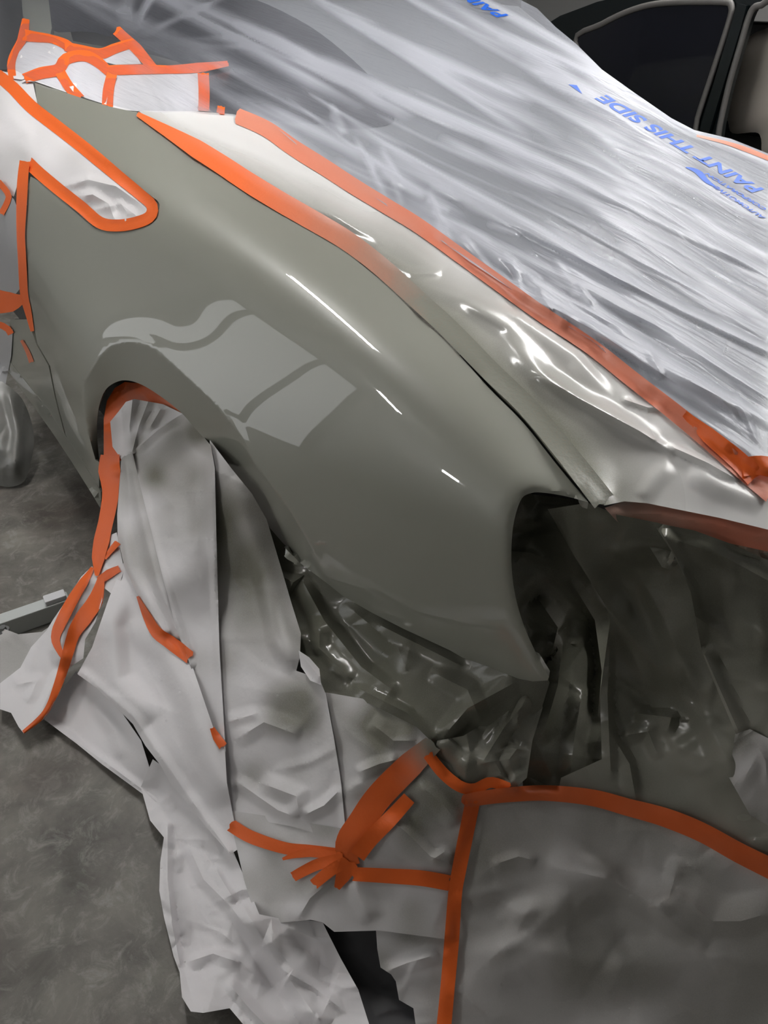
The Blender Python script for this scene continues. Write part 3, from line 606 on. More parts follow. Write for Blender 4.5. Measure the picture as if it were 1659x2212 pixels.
sheet('small fan of pleated paper at the top of the wheel arch', O, low(.006), M_paper, step=6, folds=[([(286, 866), (280, 920), (282, 975)], .018, 16, 20, 1, 0), ([(320, 868), (300, 920), (286, 975)], .012, 14, 14, 1, 0), ([(352, 875), (320, 930)], .014, 14, 12), ([(262, 885), (266, 940), (272, 985)], .010, 12, 12, 1, 0)], tins=[tin(O, 34, .003, 101)], ov=blobs([(330, 890, 50, .6), (300, 960, 30, .5)], .1, .2, 30))
O = [(453, 950), (500, 1012), (544, 1066), (576, 1122), (602, 1209), (630, 1304), (650, 1368), (648, 1418), (640, 1449), (690, 1466), (704, 1500), (722, 1598), (738, 1697), (746, 1790), (735, 1806), (706, 1808), (634, 1786), (560, 1772), (494, 1757), (486, 1690), (484, 1600), (470, 1400), (464, 1180), (456, 1000)]
sheet('wide overspray-tinted paper drape below the rear half of the wheel arch', O, skirt, M_paper, step=10, off=.006, tins=[tin(O, 105, .006, 105, (1, 1.3))],
      folds=[([(500, 1030), (560, 1200), (600, 1380), (640, 1445)], .03, 60, 30, .1, .15), ([(505, 1600), (570, 1560), (650, 1590)], .016, 34, 26), ([(560, 1690), (640, 1720), (648, 1765)], .02, 30, 26), ([(648, 1765), (700, 1740), (740, 1700)], .012, 18, 22), ([(490, 1560), (560, 1540)], .012, 20, 16), ([(500, 1680), (600, 1750), (648, 1768)], .012, 22, 20), ([(716, 1510), (732, 1650), (746, 1785)], .008, 10, 12, .7, 0)],
      ov=blobs([(530, 1180, 170, 1), (560, 1330, 130, .9), (640, 1530, 90, .65), (600, 1650, 90, .45)], .2, .3, 60, 13))
O = [(645, 1405), (668, 1420), (690, 1445), (694, 1480), (670, 1470), (650, 1440)]
sheet('tiny lifted paper corner at the edge of the wide drape', O, skirt, M_paper, step=6, off=.022, folds=[([(646, 1408), (690, 1462)], .012, 14, 14, 1, 0)], ov=blobs([], .2))
O = [(700, 1495), (800, 1512), (890, 1560), (935, 1605), (925, 1640), (880, 1670), (800, 1745), (742, 1800), (736, 1700), (718, 1598)]
sheet('dull grey paper between the wide drape and the broad slanting tape', O, skirt, M_paper, step=9, off=.002, tins=[tin(O, 75, .006, 111)], folds=[([(770, 1670), (820, 1650), (860, 1640)], .014, 18, 22), ([(800, 1560), (850, 1600), (900, 1600)], .012, 30, 20)], ov=blobs([(840, 1560, 130, .9), (800, 1680, 80, .45)], .3, .3, 50, 15))
# --- twisted white bag end at the left
O = [(199, 1223), (219, 1257), (221, 1297), (206, 1344), (184, 1381), (180, 1422), (157, 1437), (145, 1449), (128, 1500), (94, 1554), (51, 1584), (40, 1570), (24, 1540), (0, 1532), (0, 1476), (44, 1442), (67, 1398), (101, 1361), (115, 1338), (145, 1294), (175, 1246)]
sheet('twisted white paper end edged with tape, lying out on the floor', O, low(.012), M_paper, step=7, tins=[tin(O, 44, .006, 121)], folds=[([(195, 1235), (140, 1330), (128, 1400), (140, 1440)], .03, 30, 30, .2, .1), ([(130, 1440), (80, 1560)], .02, 40, 16, .5), ([(30, 1480), (80, 1470), (60, 1520)], .012, 20, 20)], ov=blobs([], 0))
O = [(252, 1150), (262, 1200), (268, 1230), (250, 1290), (215, 1262), (208, 1246), (226, 1200), (240, 1155)]
sheet('gathered white paper neck where the tape strands cross', O, low(.004), M_paper, step=7, tins=[tin(O, 30, .004, 125)], ov=blobs([], .05))

# ------------------------------------------------------------------ hatch: lid under the film, glossy paper strip, film
TAPE_UP_LO = [(500, 253), (567, 294), (635, 337), (702, 378), (770, 418), (837, 459), (905, 500), (989, 560), (1060, 615), (1168, 688), (1277, 767), (1367, 832), (1439, 890), (1493, 944), (1565, 998), (1659, 1081)]
TAPE_UP_HI = [(581, 258), (635, 304), (669, 331), (736, 375), (804, 418), (871, 466), (939, 506), (1013, 560), (1096, 615), (1175, 670), (1277, 731), (1367, 807), (1475, 893), (1560, 950), (1659, 1030)]
hs = [(300, 245), (430, 330), (560, 420), (700, 510), (850, 635), (1000, 780), (1150, 940), (1271, 1085)]
hd = body(hs)
HC_ = [(x, y, d) for (x, y), d in zip(hs, hd)]
HC_ += [(x, y, d_z(x, y, z)) for x, y, z in [(1330, 1092, .89), (1420, 1090, .885), (1530, 1105, .88), (1670, 1150, .87), (1659, 1081, .895), (1565, 998, .925), (1439, 890, .955), (1277, 767, .99), (1168, 688, 1.015), (989, 560, 1.055), (837, 459, 1.09), (702, 378, 1.12), (567, 294, 1.16), (500, 253, 1.185), (400, 240, 1.205),
        (1500, 800, .98), (1659, 950, .935), (1400, 650, 1.01), (1600, 600, 1.0), (1200, 500, 1.07)]]
HC_ += [(1400, 420, 1.9), (1000, 350, 2.05), (800, 220, 2.45), (1100, 180, 2.6), (600, 130, 2.85), (900, 60, 3.0), (300, 60, 3.2), (1120, 0, 3.1), (1240, 95, 2.85), (1300, 150, 2.7), (1370, 200, 2.6), (1480, 270, 2.45), (1659, 335, 2.35), (0, 0, 3.6), (0, 120, 3.1), (75, 172, 2.66), (190, 214, 2.47)]
hatch = TPS(HC_, 1e-4)
# lid and rear glass below the film
M_lid = mat('grey_hatch_lid', (.33, .34, .35), .5)
GL = cr([(100, -14), (300, -14), (500, -14), (640, 40), (740, 110), (820, 190), (850, 262), (760, 276), (640, 262), (520, 258), (455, 240), (440, 170), (330, 110), (200, 70), (110, 64)], 4, True)
LIDO = [(500, 262), (567, 300), (702, 384), (837, 465), (989, 566), (1168, 694), (1367, 838), (1493, 950), (1659, 1087), (1659, 345), (1480, 282), (1370, 215), (1300, 165), (1240, 110), (1120, 14), (1000, 0), (560, 0), (420, 0), (300, 0), (150, 0), (150, 60), (330, 90), (480, 130), (520, 200)]
lid = patch('hatch_lid', LIDO, hatch, M_lid, 24, off=-.035, parent=car, flange=.05)
glass = patch('rear_glass', GL, hatch, mat('dark_rear_glass', (.05, .052, .06), .25), 16, off=-.028, parent=car)
patch('roof_pillar_trim', [(47, 0), (105, 0), (112, 60), (108, 76), (60, 66), (50, 30)], hatch, M_paint, 12, off=-.022, parent=car, flange=.02)
patch('roof_edge', [(0, -10), (46, -10), (50, 40), (40, 90), (22, 150), (0, 160)], hatch, mat('roof_black', (.04, .04, .042), .4), 12, off=-.03, parent=car)

# glossy paper strip along the hatch gap
GAP = PAN_HATCH
O = [(x + 4, y - 3) for x, y in GAP] + [(1306, 1092), (1349, 1083), (1397, 1087), (1556, 1119), (1675, 1148), (1675, 1094)] + [(x + 8, y - 6) for x, y in TAPE_UP_LO[::-1]] + [(418, 240), (344, 243)]
def gap_d(P): return np.minimum(pdist(P, GAP)[0], 1e9)
def hs_ov(P):
    g = gap_d(P); w = np.interp(P[:, 0], [300, 600, 900, 1200], [22, 60, 120, 170]) * (1 + .25 * vnoise(P, 120, 5))
    return np.clip(1.2 - g / (w + 12), .03, 1) * np.interp(P[:, 0], [300, 800], [.4, 1])
sheet('glossy paint-wet paper strip between the hatch gap and the upper tape', O, hatch, M_gloss, step=8, off=.004, ov=hs_ov, extra=lambda P: .004 * vnoise(P, 70, 3) * np.clip(gap_d(P) / 60 - .6, 0, 1),
      folds=[([(330, 258), (450, 300), (600, 385), (760, 480), (850, 540)], .014, 20, 26, .5), ([(420, 262), (560, 320), (700, 400), (830, 470)], .012, 16, 18, .5), ([(680, 430), (760, 470), (860, 520), (960, 585)], .02, 24, 40, .4), ([(800, 540), (890, 590), (955, 592)], .016, 14, 16, .6), ([(880, 600), (990, 640), (1100, 710), (1200, 800)], .018, 22, 30, .4),
             ([(1000, 640), (1120, 690), (1240, 770), (1320, 860)], .018, 22, 36, .4), ([(1080, 720), (1160, 800), (1300, 880), (1420, 950)], .022, 26, 40, .4), ([(1150, 800), (1250, 860), (1380, 930), (1460, 980)], .016, 14, 18, .5), ([(1340, 860), (1400, 880), (1440, 880)], .01, 8, 10), ([(1440, 960), (1530, 1000), (1600, 1040)], .014, 12, 14),
             ([(1385, 1078), (1410, 1035), (1450, 1000)], .006, 26, 34, .4), ([(1490, 1010), (1560, 1050), (1650, 1085)], .010, 26, 40, .3), ([(560, 300), (660, 360), (760, 420)], .010, 10, 14)] + [([(330 + k * 26, 262 + k * 6), (440 + k * 34, 318 + k * 12), (560 + k * 40, 392 + k * 16), (660 + k * 44, 452 + k * 20)], .009 + .003 * (k % 2), 9, 12, .5) for k in range(5)])
# silver-red folded tape end at the tail
O = [(1306, 1097), (1349, 1082), (1397, 1086), (1556, 1118), (1675, 1148), (1675, 1195), (1536, 1165), (1469, 1149), (1417, 1140), (1334, 1128)]
tail_d = TPS([(1306, 1097, d_z(1306, 1097, .888)), (1349, 1083, d_z(1349, 1083, .885)), (1556, 1118, d_z(1556, 1118, .87)), (1675, 1148, d_z(1675, 1148, .86)), (1675, 1195, d_z(1675, 1195, .825)), (1469, 1149, d_z(1469, 1149, .845)), (1334, 1128, d_z(1334, 1128, .86))])
O2 = [(1330, 1120), (1417, 1136), (1469, 1146), (1536, 1160), (1675, 1190), (1675, 1232), (1600, 1205), (1520, 1175), (1478, 1160), (1462, 1180), (1466, 1215), (1450, 1232), (1430, 1225), (1390, 1160), (1345, 1132)]
sheet('shiny crumpled film edge sticking out below the silver-red tape', O2, lambda P: tail_d(P) - .0 * P[:, 0], M_dark, 'masking film', 'masking_film', step=7, off=-.01, tins=[tinx(O2, 26, .005, 131), tin(O2, 26, .005, 131)], folds=[([(1440, 1140), (1462, 1190), (1448, 1225)], .014, 14, 10), ([(1480, 1155), (1580, 1190), (1670, 1222)], .012, 8, 10)], ov=blobs([(1450, 1150, 300, .8)], .5))
o = patch('masking_tape', O, tail_d, M_pale_tape, 8, off=.006, folds=[([(1334, 1108), (1420, 1110), (1560, 1135), (1675, 1170)], .006, 18, 18, .4, 0)], ov=lambda P: np.clip(.35 + .4 * np.clip((1500 - P[:, 0]) / 150, -.5, 1) + .1 * vnoise(P, 30, 4), 0, 1), key='tail_tape')
tag(o, 'overspray-dulled red tape crossing the tail edge at the right', 'masking tape'); SHEETS.append('tail_tape')

# clear film over roof and hatch
FO = [(0, -12), (1110, -12), (1125, 0), (1160, 18), (1200, 58), (1245, 95), (1300, 150), (1370, 200), (1450, 255), (1500, 281), (1580, 300), (1675, 338), (1675, 1035)] + [(x + 0, y + 4) for x, y in TAPE_UP_HI[::-1][1:]] + [(520, 252), (440, 240), (290, 239), (190, 214), (75, 174), (30, 150), (0, 150)]
rf = random.Random(77); FF = []
for k in range(95):
    x, y = rf.uniform(250, 1600), rf.uniform(-50, 900)
    if not inside(np.array([(x, y)]), FO)[0]: continue
    ln = rf.uniform(140, 460); fr = (y - .55 * x) / 1000          # flatter far up, steeper by the tape
    ang = math.radians(31 + 7 * fr + rf.uniform(-5, 5)); c_, s_ = math.cos(ang), math.sin(ang); bend = rf.uniform(-.05, .05) * ln
    pts = cr([(x - c_ * ln, y - s_ * ln), (x - s_ * bend, y + c_ * bend), (x + c_ * ln, y + s_ * ln)], 5)
    FF.append((pts, rf.uniform(.008, .020), rf.uniform(12, 28), rf.uniform(12, 28), .45, .3))
for k in range(70):                                           # fine streaks
    x, y = rf.uniform(420, 1620), rf.uniform(-40, 850)
    if not inside(np.array([(x, y)]), FO)[0]: continue
    ln = rf.uniform(80, 260); ang = math.radians(31 + 7 * (y - .55 * x) / 1000 + rf.uniform(-6, 6)); c_, s_ = math.cos(ang), math.sin(ang)
    FF.append(([(x - c_ * ln, y - s_ * ln), (x - s_ * ln * .02, y + c_ * ln * .02), (x + c_ * ln, y + s_ * ln)], rf.uniform(.004, .008), rf.uniform(5, 8), rf.uniform(6, 10), .6, .3))
for k in range(26):                                           # pulled towards the tape corner by the roof
    an = math.radians(rf.uniform(-100, 60)); l0, l1 = rf.uniform(10, 40), rf.uniform(90, 320)
    FF.append(([(268 + math.cos(an) * l0, 95 + math.sin(an) * l0), (268 + math.cos(an) * l1, 95 + math.sin(an) * l1)], rf.uniform(.004, .010), 9, rf.uniform(9, 14), .45, .3))
for k in range(34):                                           # fine crumple by the tape
    x = rf.uniform(700, 1640); y = np.interp(x, [p[0] for p in TAPE_UP_HI], [p[1] for p in TAPE_UP_HI]) - rf.uniform(8, 120)
    an = math.radians(rf.uniform(15, 75)); ln = rf.uniform(30, 90)
    FF.append(([(x - math.cos(an) * ln, y - math.sin(an) * ln), (x + math.cos(an) * ln, y + math.sin(an) * ln)], rf.uniform(.004, .010), 11, rf.uniform(11, 16), .45, .3))
def film_ov(P):
    # thicker, whiter where the film lies doubled on the lid; clear over roof and glass
    t = np.clip((P[:, 0] * .62 + P[:, 1] * .78 - 330) / 520, 0, 1)
    near = np.clip(np.hypot((P[:, 0] - 230) / 260, (P[:, 1] - 150) / 110) - .7, 0, 1)
    return (.03 + .09 * near) + .16 * t + .05 * near * vnoise(P, 90, 9) + .42 * np.clip(fold_h(P, FF) / .016, 0, 1) * (.2 + .8 * near)
film = sheet('milky clear plastic film draped over the roof and hatch', FO, hatch, M_film, 'plastic film', 'plastic_film', step=7, off=.012, folds=FF, ov=film_ov, extra=lambda P: .006 * vnoise(P, 110, 2), tins=[])

fe = dens([(1125, 0), (1160, 18), (1200, 58), (1245, 95), (1300, 150), (1370, 200), (1450, 255), (1500, 281), (1580, 300), (1675, 338)], 25, False)
fx = pos(fe, hatch(np.array(fe)) - .012); fv = [tuple(x + np.array([.07, .03, -.16]) * k + np.array([.02 * math.sin(i * 1.7), 0, 0]) * k) for k in range(5) for i, x in enumerate(fx)]; nf = len(fe)
me = bpy.data.meshes.new('film_side_fall'); me.from_pydata(fv, [], [[k * nf + i, k * nf + i + 1, (k + 1) * nf + i + 1, (k + 1) * nf + i] for k in range(4) for i in range(nf - 1)]); add_ov(me, np.full(len(fv), .4))
for p_ in me.polygons: p_.use_smooth = True
child(link('film_side_fall', me, M_film), film)

# ------------------------------------------------------------------ papers round the side window and behind the pillar
win_d = lambda P: body(P) + .014
O = [(-10, 150), (30, 160), (70, 174), (79, 215), (84, 234), (101, 249), (202, 330), (270, 381), (321, 422), (338, 440), (336, 462), (300, 484), (253, 494), (214, 491), (152, 444), (101, 398), (66, 374), (50, 352), (44, 376), (30, 425), (-10, 400)]
sheet('white paper covering the side window opening', O, win_d, M_paper, step=9, tins=[tin(O, 60, .003, 141)], folds=[([(130, 405), (190, 388), (250, 402), (318, 450)], .022, 16, 14, .7), ([(170, 425), (200, 420), (235, 440), (250, 482)], .022, 12, 16), ([(200, 455), (260, 440), (300, 470)], .016, 12, 14), ([(255, 430), (275, 460), (268, 485)], .014, 10, 12), ([(60, 335), (30, 300), (70, 260)], .008, 26, 26, .4), ([(0, 230), (60, 290), (62, 350)], .01, 20, 30, .4)], extra=lambda P: -.03 * np.clip(1 - np.hypot((P[:, 0] - 250) / 70, (P[:, 1] - 440) / 40), 0, 1), ov=blobs([], .14))
back_d = lambda P: hatch(P)
BP = [('crumpled white paper at the roof corner inside a tape border', [(24, 150), (36, 112), (58, 90), (95, 90), (120, 92), (150, 118), (135, 140), (90, 158), (48, 172), (30, 170)], 26, .010, 151),
      ('white paper pocket behind the pillar between two upright tapes', [(130, 165), (150, 130), (195, 125), (232, 150), (238, 160), (230, 226), (185, 212), (160, 200)], 30, .008, 153),
      ('small white paper triangle under the slanting tape', [(212, 130), (250, 108), (282, 100), (305, 138), (250, 140)], 30, .004, 155),
      ('flat white paper rectangle behind the pillar edged with tape', [(238, 158), (430, 156), (430, 240), (400, 243), (344, 243), (240, 236)], 90, .004, 157),
      ('white paper sliver along the top of the pillar', [(44, 176), (70, 165), (128, 158), (175, 210), (130, 195), (76, 176)], 40, .004, 159)]
for lab, O, sp, am, sd in BP:
    sheet(lab, O, back_d, M_paper, step=6, off=.0, tins=[tin(O, sp, am * 1.3, sd)], ov=blobs([], .12))

# plastic on the door and hanging at the left edge
M_door = mat('thin_grey_plastic', (.42, .42, .43), .3)
O = [(-10, 400), (30, 430), (46, 470), (46, 620), (30, 640), (-10, 646)]
sheet('thin plastic film on the door left of the upright tape', O, body, M_door, 'plastic film', 'plastic_film', step=9, off=.008, tins=[tin(O, 40, .004, 161, (.6, 2))])
O = [(-10, 690), (28, 712), (24, 770), (12, 830), (-10, 880)]
sheet('grey plastic film hanging below the door tape at the left edge', O, body, M_door, 'plastic film', 'plastic_film', step=9, off=.012, tins=[tin(O, 40, .004, 163, (.6, 2))])
O = cr([(-12, 815), (20, 835), (48, 862), (66, 905), (74, 950), (66, 1000), (52, 1040), (20, 1052), (-12, 1046)], 4)
bag_d = TPS([(x, y, d_z(x, y, z)) for x, y, z in [(-10, 820, .30), (20, 840, .27), (60, 900, .17), (74, 950, .12), (-10, 950, .17), (30, 950, .15), (0, 1045, .02), (50, 1040, .025), (70, 1000, .06), (30, 1000, .10)]])
sheet('grey plastic bag sagging to the floor at the left edge', O, bag_d, mat('grey_bag_plastic', (.2, .2, .19), .35), 'plastic bag', 'plastic_bag', step=8, tins=[tin(O, 46, .008, 165)], folds=[([(20, 840), (40, 930), (30, 1040)], .02, 20, 20, .4)])

# ------------------------------------------------------------------ tape
ALL = lambda *names: [BVH[k] for k in names]
def on_all(): return [BVH[k] for k in SHEETS if not k.startswith('milky')]
def panelkeys(): return on_all() + [BVH['quarter_panel']]
TN = [0]
def tape(label, line, width, ov=None, trees=None, eps=.0025, **kw):
    TN[0] += 1
    o = strip('masking_tape', line, width, kw.pop('m', M_tape), trees if trees is not None else on_all(), eps=eps, ov=ov, seed=TN[0], key='tape%d' % TN[0], miss=kw.pop('miss', skirt), **kw)
    tag(o, label, 'masking tape'); return o
HT = [BVH['glossy paint-wet paper strip between the hatch gap and the upper tape']]
hline = cr([(297, 246), (388, 299), (472, 351), (534, 392), (601, 433), (669, 472), (736, 511), (787, 547), (837, 588), (905, 650), (972, 712), (1060, 802), (1140, 880), (1220, 975), (1306, 1085)], 3)
tape('long orange tape along the hatch gap, painted over towards the tail', hline, [10, 40, 44, 44, 42, 42, 44, 44, 46, 50], ov=lambda P: np.clip((P[:, 0] - 520) / 400, 0, 1.12) * (.97 + .06 * vnoise(P, 26, 6)), trees=HT, eps=.004, miss=hatch)
uline = [((a[0] + b[0]) / 2, (a[1] + b[1]) / 2) for a, b in zip(TAPE_UP_LO[:1] + TAPE_UP_LO[1:], TAPE_UP_LO)]
UL = [(512, 250), (575, 278), (635, 320), (702, 362), (770, 406), (838, 447), (905, 488), (1000, 556), (1078, 612), (1170, 678), (1277, 749), (1367, 820), (1457, 890), (1530, 950), (1600, 1010), (1670, 1068)]
UT = HT + [BVH['milky clear plastic film draped over the roof and hatch']]
tape('long salmon-orange tape between the glossy paper strip and the clear film', UL, [34, 36, 34, 32, 34, 34, 36, 40, 44], m=M_pale_tape, ov=lambda P: .12 + .10 * vnoise(P, 60, 8), trees=UT, eps=.006, miss=hatch)
tape('short bright orange tape doubled over the long tape at the right edge', [(1478, 893), (1530, 940), (1590, 990), (1630, 1030)], [14, 34, 40, 44], trees=UT, eps=.010, miss=hatch)
tape('bright orange tape block at the right edge', [(1600, 1010), (1640, 1005), (1675, 1012)], [40, 42, 44], trees=UT, eps=.013, miss=hatch)
tape('faint orange tape showing on the far edge of the film', [(1505, 293), (1560, 306), (1610, 322), (1665, 344)], [5, 7, 11, 10], trees=UT, eps=.004, miss=hatch, ov=lambda P: np.full(len(P), .45))
# window and pillar
WT = [BVH['white paper covering the side window opening'], BVH['quarter_panel']]
tape('orange tape outlining the side window in one long loop', [(-8, 160), (27, 189), (68, 231), (118, 270), (186, 323), (253, 379), (304, 421), (328, 444), (324, 467), (297, 480), (256, 487), (216, 481), (175, 447), (128, 410), (84, 373), (60, 350)], [26, 28, 28, 28, 28, 26, 24, 26, 26, 26, 26, 26], trees=WT[:1], eps=.004, miss=body, smoothn=1)
tape('upright orange tape down the door edge', [(53, 350), (49, 388), (46, 456), (45, 510), (48, 567), (52, 635), (61, 675), (70, 716)], [22, 24, 22, 18, 18, 18, 16, 8], trees=[LT], eps=.012, miss=body)
tape('short orange tape hooked at the left edge by the door', [(-4, 392), (18, 420), (14, 440), (2, 462)], 13, trees=[LT], eps=.014, miss=body)
tape('wide orange tape across the door at the left edge', [(-6, 652), (27, 652), (56, 643)], [52, 42, 12], trees=[LT], eps=.016, miss=body)
tape('small orange tape end below the wide door tape', [(-6, 700), (14, 708), (24, 722)], 14, trees=[LT], eps=.014, miss=body)
tape('tiny orange tape tail on the lower door', [(46, 735), (58, 756), (68, 782)], [6, 9, 11], trees=[LT], eps=.006, miss=body, ov=lambda P: np.full(len(P), .35))
BT = on_all()
bt = [('orange tape rising at the roof corner', [(28, 172), (24, 140), (32, 112), (48, 84), (56, 40)], [16, 18, 16, 22, 16]),
      ('orange tape along the top of the crumpled roof-corner paper', [(52, 76), (80, 80), (111, 84), (142, 96), (165, 116)], [26, 22, 18, 22, 22]),
      ('orange tape arching over the pillar papers', [(140, 100), (189, 112), (219, 116), (250, 104), (290, 92)], [20, 24, 24, 22, 20]),
      ('orange tape slanting down across the film behind the pillar', [(250, 64), (272, 84), (294, 104), (316, 130), (334, 150)], [22, 22, 24, 22, 18]),
      ('level orange tape behind the pillar ending on the film', [(232, 152), (300, 150), (370, 150), (430, 146), (493, 137)], [22, 22, 18, 22, 12]),
      ('short upright orange tape at the right of the paper rectangle', [(439, 158), (441, 200), (440, 238)], 24),
      ('stub of orange tape beside the upright one', [(478, 230), (476, 245)], [16, 18]),
      ('upright orange tape in the middle of the pillar papers', [(242, 160), (234, 195), (232, 230)], [22, 24, 24]),
      ('slanting orange tape at the left of the paper pocket', [(130, 156), (148, 186), (172, 214)], [22, 22, 24]),
      ('wavy orange tape between the two pillar papers', [(52, 170), (88, 158), (126, 150), (142, 128), (180, 120), (209, 132), (236, 156)], [22, 26, 26, 26, 24, 24, 20])]
for lab, ln, w in bt: tape(lab, ln, w, trees=BT, eps=.005, miss=hatch)
# arch and drapes
O = [(224, 992), (224, 905), (231, 866), (248, 838), (270, 825), (302, 828), (338, 848), (380, 880), (425, 925), (440, 960), (400, 935), (350, 905), (290, 892), (262, 910), (256, 950), (266, 996)]
o = patch('masking_tape', O, lambda P: low(-.004)(P), M_tape, 6, tins=[tinx(O, 26, .003, 171), tin(O, 26, .003, 171)], ov=lambda P: np.clip((P[:, 0] - 250) / 300, 0, .4) + .15 * vnoise(P, 20, 3), key='arch_tape')
tag(o, 'orange tape lining the top of the wheel arch', 'masking tape')
tape('red-orange tape strand hanging from the front of the wheel arch', [(238, 980), (236, 1010), (238, 1042), (238, 1074), (231, 1115), (221, 1160), (213, 1200), (209, 1244)], [40, 48, 36, 34, 32, 34, 28, 8], eps=.010)
tape('outer orange tape edging the twisted paper end', [(200, 1226), (192, 1240), (162, 1287), (138, 1331), (120, 1375), (128, 1405), (142, 1428)], [8, 20, 24, 26, 24, 16, 8], eps=.004)
tape('inner orange tape running down the twisted paper end to the floor', [(218, 1252), (206, 1297), (183, 1331), (161, 1365), (148, 1405), (138, 1440), (124, 1482), (97, 1540), (50, 1582)], [16, 34, 36, 26, 24, 20, 14, 12, 8], eps=.006)
tape('short red tape across the gathered neck', [(254, 1172), (240, 1188), (226, 1206)], [14, 12, 8], eps=.006)
tape('short red tape above the inner tape on the gathered neck', [(258, 1228), (238, 1238), (214, 1254)], [14, 20, 16], eps=.006)
tape('orange tape on the rolled fold beside the broad white drape', [(297, 1288), (317, 1330), (338, 1366), (368, 1388), (410, 1420)], [5, 18, 26, 30, 28], eps=.005)
tape('small orange tape peeking out from behind the wide drape', [(458, 1572), (468, 1592), (482, 1612)], [10, 18, 20], eps=.004)
tape('orange tape along the lower edge of the wide drape', [(498, 1782), (542, 1808), (615, 1832), (671, 1838), (735, 1846)], [28, 28, 26, 26, 26], eps=.004)
for lab, ln, w in [('top finger of the orange tape fan, curving left', [(735, 1852), (680, 1842), (640, 1846), (610, 1856)], [22, 20, 18, 6]), ('second finger of the orange tape fan', [(740, 1856), (690, 1866), (655, 1882), (632, 1895)], [26, 26, 24, 22]), ('third finger of the orange tape fan', [(745, 1864), (715, 1880), (678, 1910)], [26, 26, 24]), ('lowest finger of the orange tape fan, pointing down', [(755, 1862), (744, 1886), (728, 1918)], [40, 34, 14])]:
    tape(lab, ln, w, eps=.008)
tape('broad orange tape slanting down to the tape fan', [(936, 1606), (873, 1665), (818, 1722), (781, 1775), (748, 1828), (760, 1870)], [40, 56, 58, 58, 56, 36], eps=.006, ov=blobs([(930, 1620, 80, .7)], .05))
tape('second slanting orange tape beside the broad one', [(884, 1724), (840, 1772), (800, 1812), (772, 1850)], [30, 34, 36, 34], eps=.009, torn=False)
tape('level orange tape from the fan to the upright tape', [(762, 1888), (836, 1892), (910, 1897), (972, 1908)], [30, 32, 34, 34], eps=.008)
tape('long upright orange tape down to the bottom edge', [(1022, 1728), (1006, 1807), (990, 1888), (983, 1932), (976, 2028), (968, 2120), (958, 2225), (945, 2335)], [32, 32, 30, 32, 31, 32, 34], eps=.010)
tape('dark orange tape arc sweeping to the right edge', [(1000, 1732), (1040, 1724), (1099, 1717), (1179, 1713), (1278, 1723), (1357, 1744), (1437, 1766), (1516, 1798), (1596, 1842), (1672, 1880), (1785, 1938)], [30, 32, 34, 36, 38, 42, 42, 44, 46, 46], eps=.012, ov=blobs([], .12, .1))
tape('orange tape around the beige scrap, joining the arc', [(925, 1630), (957, 1670), (994, 1699), (1026, 1704), (1060, 1690), (1100, 1702)], [24, 26, 26, 24, 24, 22], eps=.008)

# ------------------------------------------------------------------ print on the film
FB = BVH['milky clear plastic film draped over the roof and hatch']
def printed(text, p0, adv, up, size, label):
    cu = bpy.data.curves.new('print', 'FONT'); cu.body = text; cu.size = 1.0; cu.offset = .03
    to = bpy.data.objects.new('print', cu); COL.objects.link(to); dg = bpy.context.evaluated_depsgraph_get(); dg.update()
    me = bpy.data.meshes.new_from_object(to.evaluated_get(dg)); bpy.data.objects.remove(to); bpy.data.curves.remove(cu)
    bm = bmesh.new(); bm.from_mesh(me); bmesh.ops.triangulate(bm, faces=bm.faces); [bmesh.ops.subdivide_edges(bm, edges=[e for e in bm.edges if e.calc_length() > .16], cuts=1, use_grid_fill=False) or bmesh.ops.triangulate(bm, faces=bm.faces) for _ in range(3)]; bm.to_mesh(me); bm.free()
    co = np.array([v.co[:2] for v in me.vertices]); W = co[:, 0].max()
    P = np.array(p0) + (co[:, :1] / W) * np.array(adv) + (co[:, 1:2]) * np.array(up) * size
    X = pos(P, cast(P, [FB]) - .005)
    for v, x in zip(me.vertices, X): v.co = x
    me.update(); me.name = 'printed_text'; o = link('printed_text', me, M_blue); o['label'] = label; child(o, film); return o
printed('PAINT THIS SIDE', (1652, 410), (-343, -205), (-36, 10), 1.0, 'blue printed words across the film')
printed('PAINT', (1100, 34), (-118, -62), (-34, 6), 1.0, 'blue printed words at the top edge of the film')
printed('AUTOMOTIVE', (1654, 470), (-105, -68), (-13, 2), 1.0, 'small blue print')
printed('CORPORATION', (1658, 452), (-128, -78), (-13, 2), 1.0, 'small blue print')
for O, nm in (([(1228, 182), (1246, 184), (1258, 203)], 'printed_arrow'), (cr([(1480, 361), (1500, 363), (1518, 372), (1530, 388), (1548, 404), (1526, 396), (1512, 384), (1500, 372)], 3, True), 'printed_emblem')):
    child(patch(nm, O, lambda P: cast(P, [FB]), M_blue, 4, off=.005), film)

